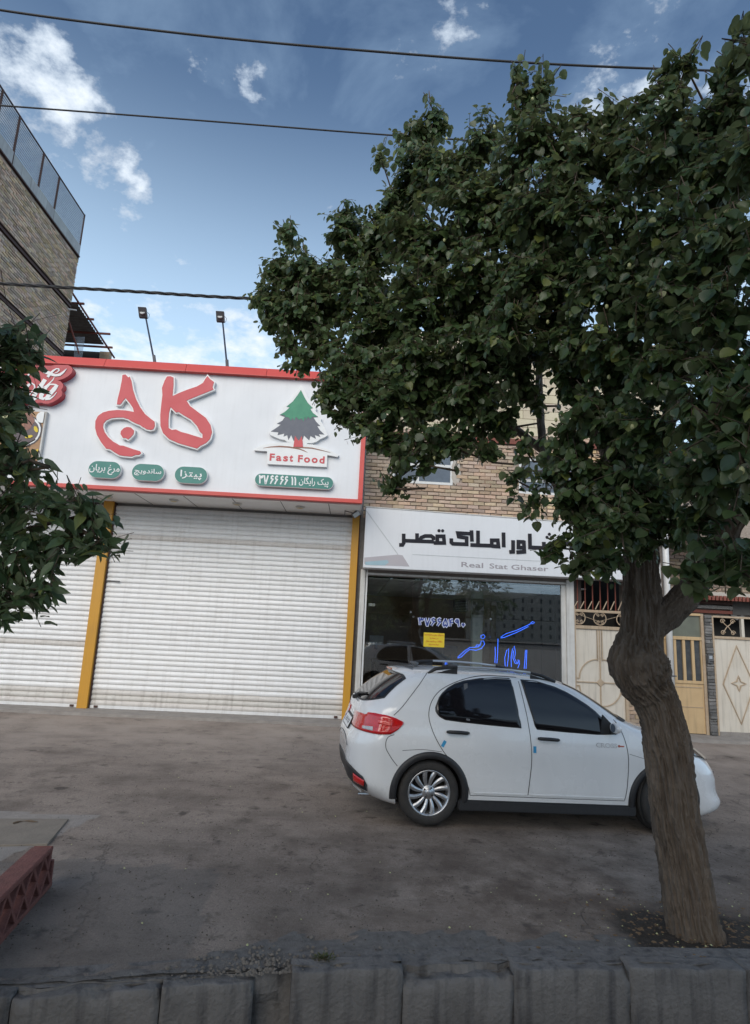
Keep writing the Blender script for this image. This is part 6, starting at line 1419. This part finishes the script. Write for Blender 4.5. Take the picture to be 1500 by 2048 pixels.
def bark_tube(P_, Rr, n, m_, seed=0, amp=.016, knots=()):
    pts, rad, ss = smooth_path([Vector(p) for p in P_], Rr, n); v = []; up = None
    for i, p in enumerate(pts):
        t = (pts[min(i+1, n-1)]-pts[max(i-1, 0)]).normalized()
        if up is None: up = Vector((0, -1, 0))
        up = (up-t*up.dot(t)).normalized(); w = t.cross(up)
        for k in range(m_):
            a = 2*math.pi*k/m_; d = up*math.cos(a)+w*math.sin(a); r_ = rad[i]
            q = p+d*r_; tw_ = ss[i]
            kn = 0.
            for (kp, kr, ka) in knots:
                dd = (q-kp).length/kr
                if dd < 1.6: kn += ka*math.exp(-dd*dd*2.2)
            # furrows run along the stem, twisting slightly
            A = a+.25*tw_; wob = .5*noise.noise(Vector((tw_*4, a*1.2, seed))); fn = noise.noise(Vector((math.cos(A)*75*r_, math.sin(A)*75*r_, tw_*6+seed)))
            fr = 1-abs(noise.noise(Vector((math.cos(A+wob*.25)*48*r_+seed, math.sin(A+wob*.25)*48*r_, tw_*3.8))))*3.2
            f2 = noise.noise(q*38); f3 = noise.noise(q*11+Vector((seed, 0, 0)))
            sw = min(1, kn*9)
            lump = noise.noise(q*16+Vector((3, seed, 0)))*.02*sw+abs(noise.noise(q*30))*-.02*sw
            v.append(q+d*(amp*1.25*(max(fr, -.3)-.5)*(1-.6*sw)+amp*.7*fn+amp*.28*f2+amp*.5*f3+kn+lump))
    f = [(i*m_+k, i*m_+(k+1) % m_, (i+1)*m_+(k+1) % m_, (i+1)*m_+k) for i in range(n-1) for k in range(m_)]
    me = me_from(v, f, 'trunk'); me.polygons.foreach_set('use_smooth', [True]*len(me.polygons)); return me
kp = on(*h9(215, 600), TY)
kn = [(kp+Vector((.03, -.13, 0)), .09, .014), (on(*h9(330, 640), TY)+Vector((0, -.17, 0)), .12, .022), (on(*h9(430, 650), TY)+Vector((0, -.11, 0)), .06, .012), (on(*h9(390, 735), TY)+Vector((0, -.18, 0)), .05, -.02), (on(*h9(215, 575), TY)+Vector((0, -.15, 0)), .035, -.022)]
link('trunk', bark_tube(cen, rad_, 420, 230, 1, .0135, kn), m_bark, mul)
cr_ = cen[15]
bl = [on(*h9(385, 430), TY), on(*h9(470, 365), TY-.02), on(*h9(545, 290), TY-.06), on(*h9(620, 200), TY-.12), on(*h9(700, 90), TY-.25), on(1480, 1020, TY-.5), on(1560, 850, TY-.7)]
link('limb', bark_tube(bl, [.105, .105, .10, .088, .08, .065, .045], 90, 60, 5, .010), m_bark, mul)
top = cen[-1]
limbs = [[top, on(1240, 960, TY+.1), on(1190, 840, TY+.25), on(1150, 740, TY+.4), on(1110, 600, TY+.6), on(1060, 430, TY+.7)],
         [on(1270, 1030, TY+.05), on(1205, 1010, TY+.4), on(1120, 985, TY+.6), on(1085, 900, TY+.8), on(1078, 780, TY+.95), on(1080, 650, TY+1.0), on(1020, 520, TY+1.1)],
         [top, on(1300, 980, TY-.05), on(1340, 830, TY-.15), on(1390, 640, TY-.3), on(1420, 420, TY-.5), on(1460, 250, TY-.6)],
         [on(1085, 900, TY+.8), on(980, 820, TY+1.0), on(880, 720, TY+1.3), on(760, 650, TY+1.5), on(640, 580, TY+1.6)],
         [on(1150, 740, TY+.4), on(1060, 640, TY+.3), on(950, 520, TY+.5), on(850, 430, TY+.8)],
         [bl[4], bl[5], on(1620, 800, 3.2), on(1750, 650, 2.6), on(1850, 500, 2.2)]]
for i, l in enumerate(limbs):
    r0 = [.085, .065, .08, .04, .045, .05][i]; link('limb', bark_tube(l, [r0*(1-.75*k/(len(l)-1)) for k in range(len(l))], 60, 24, 9+i, .006), m_bark, mul)
# crown clumps: position (given along a ray at a distance), radius in metres, density
BL = []
def B(px, py, zc, rpx, d=1.): BL.append((atz(px, py, zc), rpx*zc/FPX, d))
for a in [(545,600,6.0,55,.8),(575,470,6.1,42,.55),(560,540,6.1,50,.8),(620,540,6.0,60,.9),(600,640,5.9,65,1),(640,700,5.8,60,1),(700,480,5.9,65,.9),(730,590,5.7,85,1),(720,700,5.6,85,1),(700,790,5.4,58,.8),(690,440,5.9,45,.6),
          (790,420,5.7,62,.9),(765,325,5.8,28,.5),(830,270,5.7,48,.8),(870,245,5.6,50,.8),(850,340,5.5,75,1),(820,480,5.4,85,1),(840,600,5.2,95,1),(830,720,5.1,90,1),(790,810,5.0,62,.85),(760,860,5.0,38,.5),
          (960,290,5.2,75,.9),(940,420,5.1,95,1),(950,560,5.0,100,1),(950,700,4.9,95,1),(930,800,4.8,65,.85),(880,870,4.8,42,.5),(820,915,4.8,30,.5),(790,960,4.9,16,.5),
          (1045,215,4.9,45,.7),(1080,195,4.9,42,.6),(1060,290,4.8,85,1),(1080,430,4.6,100,1),(1080,570,4.5,100,1),(1020,660,4.4,80,.9),(1010,780,4.6,40,.45),(1150,680,4.3,70,.8),(960,860,4.8,42,.5),
          (1170,300,4.5,65,.8),(1220,240,4.6,50,.7),(1200,430,4.2,100,1),(1210,570,4.1,100,1),(1230,700,4.0,90,1),(1200,820,4.1,75,.9),(1130,880,4.3,60,.8),(1100,960,4.4,45,.7),(1180,950,4.2,85,1),(1060,1005,4.5,32,.5),
          (1290,210,4.3,45,.7),(1340,150,4.3,40,.7),(1355,190,4.2,45,.7),(1310,320,4.0,90,1),(1330,460,3.7,100,1),(1330,600,3.5,105,1),(1330,740,3.5,95,1),(1300,860,3.7,90,1),(1260,980,3.9,85,1),(1180,1060,4.1,62,.9),(1110,1095,4.3,34,.6),(1150,1130,4.1,35,.6),(1220,1110,3.9,55,.7),(1260,1060,3.9,60,.8),(1310,1000,3.8,60,.8),
          (1430,230,3.9,60,.8),(1480,130,3.8,40,.8),(1500,90,3.8,28,.8),(1440,340,3.6,100,1),(1450,480,3.3,110,1),(1460,640,3.1,115,1),(1440,760,3.0,85,1),(1400,830,3.1,80,1),(1450,930,3.0,110,1),(1240,760,4.2,75,1),(1150,780,4.5,60,.7),(1080,700,4.8,50,.5),(1260,900,4.2,70,1),(1200,1010,4.3,75,1),(1290,1080,4.1,55,1),(1240,1040,3.7,45,1),(1160,1010,4.4,60,.9),(1350,1050,3.9,60,1),(1330,930,4.2,80,1),(1380,660,3.9,90,1),(1270,520,4.3,90,1),(1140,500,4.7,90,1),(1020,470,5.0,90,1),(900,640,5.3,85,1),(870,780,5.3,70,1),(1000,600,5.0,80,1),(1130,380,4.8,80,1),(1240,330,4.5,80,1),(1390,300,4.1,80,1),(1470,220,3.8,60,1),(1500,1000,3.3,70,1),(1390,560,3.6,90,1),(1110,640,4.6,70,.9),(1000,720,4.9,70,.9),(1450,170,3.9,40,.9),(680,620,5.9,60,1),(660,560,5.9,60,1),(780,660,5.6,70,1),(740,520,5.8,60,1),(1420,400,3.9,90,1),(840,830,5.1,45,.8),(1190,1120,4.0,35,.7),(690,830,5.2,38,.8),(660,780,5.3,50,.9),(740,790,5.2,62,1),(690,750,5.4,60,1),(760,740,5.4,75,1),(840,770,5.1,75,1),(920,740,5.0,80,1),(830,880,4.9,42,1),(770,880,5.0,42,1),(800,920,4.9,30,.9),(850,930,4.8,26,.8),(780,975,4.9,14,.5),(905,890,4.8,36,.9),(980,900,4.7,30,.7),(720,850,5.1,34,.9),(1030,960,4.6,18,.5),(545,640,6.0,34,.8),(520,600,6.05,26,.7),(600,720,5.7,42,.9),(575,690,5.8,30,.8),(1485,60,3.9,22,.8),(1370,130,4.2,30,.8),(1040,160,4.9,22,.8),(1090,170,4.9,24,.8),(870,905,4.9,30,.7),(950,800,4.9,70,1),(1010,850,4.8,48,.8),(940,880,4.8,30,.6),(1060,790,4.7,42,.6),(1040,740,4.7,60,.9),(1130,730,4.5,70,.9),(1000,400,5.0,80,1),(880,500,5.3,80,1),(760,470,5.7,55,1),(1120,300,4.8,60,1),(1160,240,4.7,35,.8),(1250,290,4.5,70,1),(1330,250,4.2,65,1),(1420,280,4.0,70,1),(900,350,5.3,70,1),(1120,560,4.5,80,1),(1260,640,4.0,80,1),(820,380,5.6,50,.9),(600,560,6.0,50,1),(560,620,6.0,40,.9),(630,620,5.9,60,1),(1050,900,4.6,30,.5),(1130,1000,4.2,50,.9),(1230,850,4.1,70,1),(1400,1040,3.3,65,.8),(1370,940,3.3,60,.8),
          (1440,1110,3.2,62,.9),(1400,1150,3.3,40,.7),(1480,1130,3.0,60,.9),(1500,820,2.6,80,.9),(1440,860,2.6,60,.8),(1490,930,2.5,55,.7),(1540,300,3.2,90,1),(1560,500,2.9,110,1),(1580,700,2.7,110,1),(1590,900,2.6,100,1),
          # unseen crown above and beside the camera, extended to shade the foreground
          (1750,250,2.8,170,.7),(1750,500,2.5,200,.7),(1850,-100,3.2,200,.6),(2100,600,1.8,300,.6),(1900,-500,2.6,300,.6),(1450,-700,2.6,300,.4)]: B(*a)
crown(mul, BL, 'mulberry', m_leaf, .067, 600, limbs=limbs+[bl])
# fruit
fm = bpy.data.meshes.new('mulberry_fruit'); bm = bmesh.new(); bmesh.ops.create_icosphere(bm, subdivisions=2, radius=.011)
for vt in bm.verts: vt.co.z *= 1.6; vt.co *= 1+.12*noise.noise(vt.co*300)
bm.to_mesh(fm); bm.free(); fm.materials.append(mat('pale_fruit', (.42, .42, .2), .5)); pi_ = world_of(mul).inverted()
for k in range(46):
    c, r_, d = BL[random.randint(20, len(BL)-8)]; dd = Vector(RNG.normal(size=3)).normalized(); dd.y = -abs(dd.y)
    o = bpy.data.objects.new('fruit', fm); COL.objects.link(o); o.parent = mul; o.matrix_parent_inverse = pi_; o.location = c+dd*r_*.95

# ash tree whose branches hang into the left edge
ash = thing('ash_tree', 'branches of a narrow leaved ash tree hanging in at the left edge', 'tree', (-2.6, 2.0, -.02))
al = [[Vector((-2.6, 2.0, -.05)), Vector((-2.58, 2.02, 1.0)), Vector((-2.5, 2.05, 1.9)), Vector((-2.45, 2.15, 2.7)), Vector((-2.6, 2.2, 3.6)), Vector((-2.8, 2.0, 4.6))]]
link('trunk', bark_tube(al[0], [.16, .14, .12, .10, .08, .05], 120, 60, 4, .010), m_bark, ash)
al += [[al[0][2], Vector((-2.2, 2.4, 2.15)), atz(-60, 1100, 2.75), atz(40, 1060, 2.7), atz(130, 1040, 2.65)], [al[0][3], atz(-80, 850, 2.8), atz(-10, 780, 2.8), atz(30, 720, 2.8)], [al[0][3], atz(-80, 980, 2.7), atz(20, 940, 2.65), atz(60, 920, 2.6)], [al[0][2], atz(-90, 1220, 2.6), atz(-10, 1190, 2.5), atz(50, 1185, 2.5)], [al[0][4], Vector((-2.0, 1.2, 4.2)), Vector((-1.2, .2, 4.6)), Vector((-.3, -.6, 4.7))]]
for i, l in enumerate(al[1:]): link('limb', bark_tube(l, [.03*(1-.8*k/(len(l)-1)) for k in range(len(l))], 30, 10, 20+i, .002), m_bark, ash)
BL = []
for a in [(5,670,2.8,42,1),(30,695,2.8,34,1),(5,690,2.8,50,1),(60,705,2.8,20,1),(10,830,2.75,30,.8),(25,905,2.7,34,.9),(190,1030,2.65,24,.8),(200,1080,2.6,20,.6),(20,740,2.8,30,.8),(-30,760,2.8,90,1),(12,770,2.8,34,.75),(-20,860,2.7,75,1),(15,930,2.7,60,1),(60,940,2.65,38,.8),(20,1010,2.65,75,1),(95,1015,2.6,52,1),(150,1000,2.6,34,.8),(60,1080,2.6,72,1),(130,1080,2.6,55,1),(180,1050,2.6,28,.7),(165,1110,2.6,24,.6),(90,1130,2.6,42,.8),(10,1150,2.55,60,1),(60,1195,2.5,32,.8),(90,1180,2.5,20,.6),(-20,1210,2.5,45,1),(0,1225,2.5,26,.8),
          (-150,700,2.7,160,.8),(-150,950,2.6,160,.8),(-180,1150,2.5,130,.7)]: B(*a)
for c, r_ in (((-2.9, 1.6, 4.4), .9), ((-2.0, .9, 4.9), 1.0), ((-1.0, .1, 5.2), 1.1), ((.2, -.5, 5.3), 1.1), ((-3.2, .6, 3.6), .9), ((-1.6, -1.2, 4.6), 1.1), ((1.4, -1.0, 5.2), 1.1)): BL.append((Vector(c), r_, .45))  # unseen overhead clumps, added to darken the foreground
crown(ash, BL, 'ash', m_leaf2, .080, 760, nper=(7, 9), limbs=al, twigr=.003)

BL = []  # unseen leaf clumps behind the camera, added to shade foreground and darken car windows
for c, r_ in (((-3.6, -3.2, 4.6), 1.5), ((-2.0, -3.8, 5.4), 1.6), ((-.4, -4.0, 5.2), 1.6), ((1.3, -3.8, 5.5), 1.6), ((3.0, -3.4, 5.0), 1.6), ((-1.2, -2.0, 6.0), 1.4), ((.8, -2.0, 6.2), 1.4), ((2.6, -1.8, 6.0), 1.5), ((4.4, -2.6, 5.4), 1.6), ((-.2, -4.6, 3.6), 1.2), ((2.2, -4.6, 3.8), 1.2), ((-3.0, -1.6, 5.4), 1.3), ((-1.0, -6.5, 3.2), 1.6), ((1.5, -6.5, 3.0), 1.6), ((4.0, -6.0, 3.4), 1.7), ((6.5, -5.0, 3.6), 1.7), ((6.0, -3.0, 4.8), 1.5)): BL.append((Vector(c), r_, 1.))
crown(ash, BL, 'ash', m_leaf2, .17, 60, nper=(7, 9), limbs=al, twigr=.004, nbig=0)

# ------------------------------------------------------------------ small things on the ground
def litter(name, label, cat, spots, m, smin, smax, flat=.25):
    mb = MB()
    for (x, y) in spots:
        s = random.uniform(smin, smax); a = random.uniform(0, 6.3); z = gz(x, y)+.006
        pts = [(x+s*math.cos(a+t)*random.uniform(.6, 1), y+s*math.sin(a+t)*random.uniform(.6, 1), z+random.uniform(0, s*flat)) for t in np.linspace(0, 5.2, 5)]
        mb.add(pts+[(x, y, z+s*flat*1.6)], [(k, (k+1) % 5, 5) for k in range(5)])
    o = mb.build(name, m); tag(o, label, cat, kind='stuff')
random.seed(21)
sp1 = []
while len(sp1) < 420:
    a, r_ = random.uniform(0, 6.3), random.gauss(.42, .2); x, y = 2.5+r_*math.cos(a)*1.2, 4.42+r_*math.sin(a)*.8
    if y > kerb_y(x)+.12: sp1.append((x, y))
litter('fallen_leaves', 'dry brown leaf litter round the foot of the tree', 'leaf litter', sp1, mat('dry_leaf', (.16, .10, .05), .8, (.08, .05, .03), 60), .006, .022)
sp2 = [(2.5+random.gauss(0, .5), 4.5+random.gauss(0, .35)) for _ in range(90)]+[(random.uniform(-2.5, 5), random.uniform(4.0, 9.5)) for _ in range(150)]
sp2 = [p for p in sp2 if p[1] > kerb_y(p[0])+.15]
litter('fallen_fruit', 'pale fallen mulberries scattered on the asphalt', 'fallen fruit', sp2, MATS['pale_fruit'], .004, .011, .6)
sp3 = [(random.uniform(-3, 6), min(12, 3.9+random.expovariate(.4))) for _ in range(2600)]; sp3 = [p for p in sp3 if p[1] > kerb_y(p[0])+.14]
litter('grit', 'loose grit and dark crumbs on the road', 'gravel', sp3, mat('grit_stone', (.09, .075, .06), .95, (.04, .03, .025), 90), .003, .010, .6)
sp4 = [(random.gauss(-.36, .22), 0) for _ in range(420)]; sp4 = [(x, kerb_y(x)+.03+abs(random.gauss(0, .13))) for x, _ in sp4]
litter('rubble', 'crumbled concrete and soil behind the kerb stones', 'rubble', sp4, mat('rubble_stone', (.16, .14, .12), .95, (.09, .075, .062), 30), .004, .02, .5)
# weed
wd_ = thing('weed', 'small green weed growing behind the kerb stone', 'weed', ongr(648, 1920)); wp = ongr(648, 1925); P_, A_, N_2, S_2 = [], [], [], []
for k in range(170):
    a = random.uniform(0, 6.3); r_ = random.uniform(0, .05); P_.append((wp.x+r_*math.cos(a)*1.3, wp.y+r_*math.sin(a)*.7, .012+random.uniform(0, .022))); A_.append((math.cos(a), math.sin(a), random.uniform(.2, 1.3))); N_2.append((random.uniform(-.4, .4), random.uniform(-.4, .4), 1)); S_2.append(random.uniform(.010, .022))
link('leaves', leaves_mesh('leaves', np.array(P_), np.array(A_), np.array(N_2), np.array(S_2), 'ash'), leaf_mat('weed_leaf', (.04, .06, .015), (.09, .10, .03)), wd_)['kind'] = 'stuff'
mb = MB()
for k in range(8): a = k*.8; mb.tube([(wp.x, wp.y, -.01), (wp.x+.03*math.cos(a), wp.y+.02*math.sin(a), .022)], [.002, .001], 3)
mb.build('stem', m_twig, wd_)
# pink perforated block at the left edge
A0, A1 = ongr(-10, 1903), ongr(104, 1772); bd = (A1-A0).normalized(); A0 = A0-bd*.9; ln = (A1-A0).length; nd_ = Vector((bd.y, -bd.x, 0))
blk = thing('perforated_block', 'pink terracotta perforated block standing on edge at the left', 'block', A1)
Hb = .295; Tk = .13; U0 = ln
# build in (u,z) then extrude: slanted lozenge lattice
mb = MB()
def PB(u, z, t): p = A0+bd*u; return Vector((p.x-nd_.x*t, p.y-nd_.y*t, z+gz(p.x, p.y)+.0))
def bar(mb, u0, z0_, u1, z1, w, t0=0., t1=Tk):
    d = Vector((u1-u0, z1-z0_)); l = d.length; d /= l; n_ = Vector((-d.y, d.x))*w/2; q = [(u0+n_.x, z0_+n_.y), (u0-n_.x, z0_-n_.y), (u1-n_.x, z1-n_.y), (u1+n_.x, z1+n_.y)]
    mb.add([PB(u, z, t0) for u, z in q]+[PB(u, z, t1) for u, z in q], [(0, 1, 2, 3), (7, 6, 5, 4), (0, 4, 5, 1), (1, 5, 6, 2), (2, 6, 7, 3), (3, 7, 4, 0)])
bar(mb, .0, .016, ln, .016, .032); mb.build('bottom_rib', m_terra, blk, bevel=.004)
mb = MB(); bar(mb, .0, Hb-.018, ln-.12, Hb-.018, .036, -.006, Tk+.006); mb.build('top_rib', m_terra, blk, bevel=.008)
mb = MB(); bar(mb, ln-.02, .0, ln-.03, Hb*.62, .03, .001, Tk-.001); mb.build('end_rib', m_terra, blk, bevel=.006)
mb = MB(); bar(mb, ln-.125, Hb*.5, ln-.085, Hb*.98, .03, .002, Tk-.002); mb.build('end_rib', m_terra, blk, bevel=.006)
u = ln-.02; k = 0
while u > .05:
    mb = MB(); bar(mb, u-.01, .03, u-.105, Hb/2-.004, .026, .003, Tk-.003); bar(mb, u-.195, .032, u-.10, Hb/2-.002, .025, .004, Tk-.004); bar(mb, u-.10, Hb/2+.004, u-.195, Hb-.036, .026, .0035, Tk-.0035); bar(mb, u-.10, Hb/2, u-.01 if k else u-.06, Hb-.038 if k else Hb*.75, .025, .0045, Tk-.0045); mb.build('lattice_rib', m_terra, blk, bevel=.003); u -= .19; k += 1
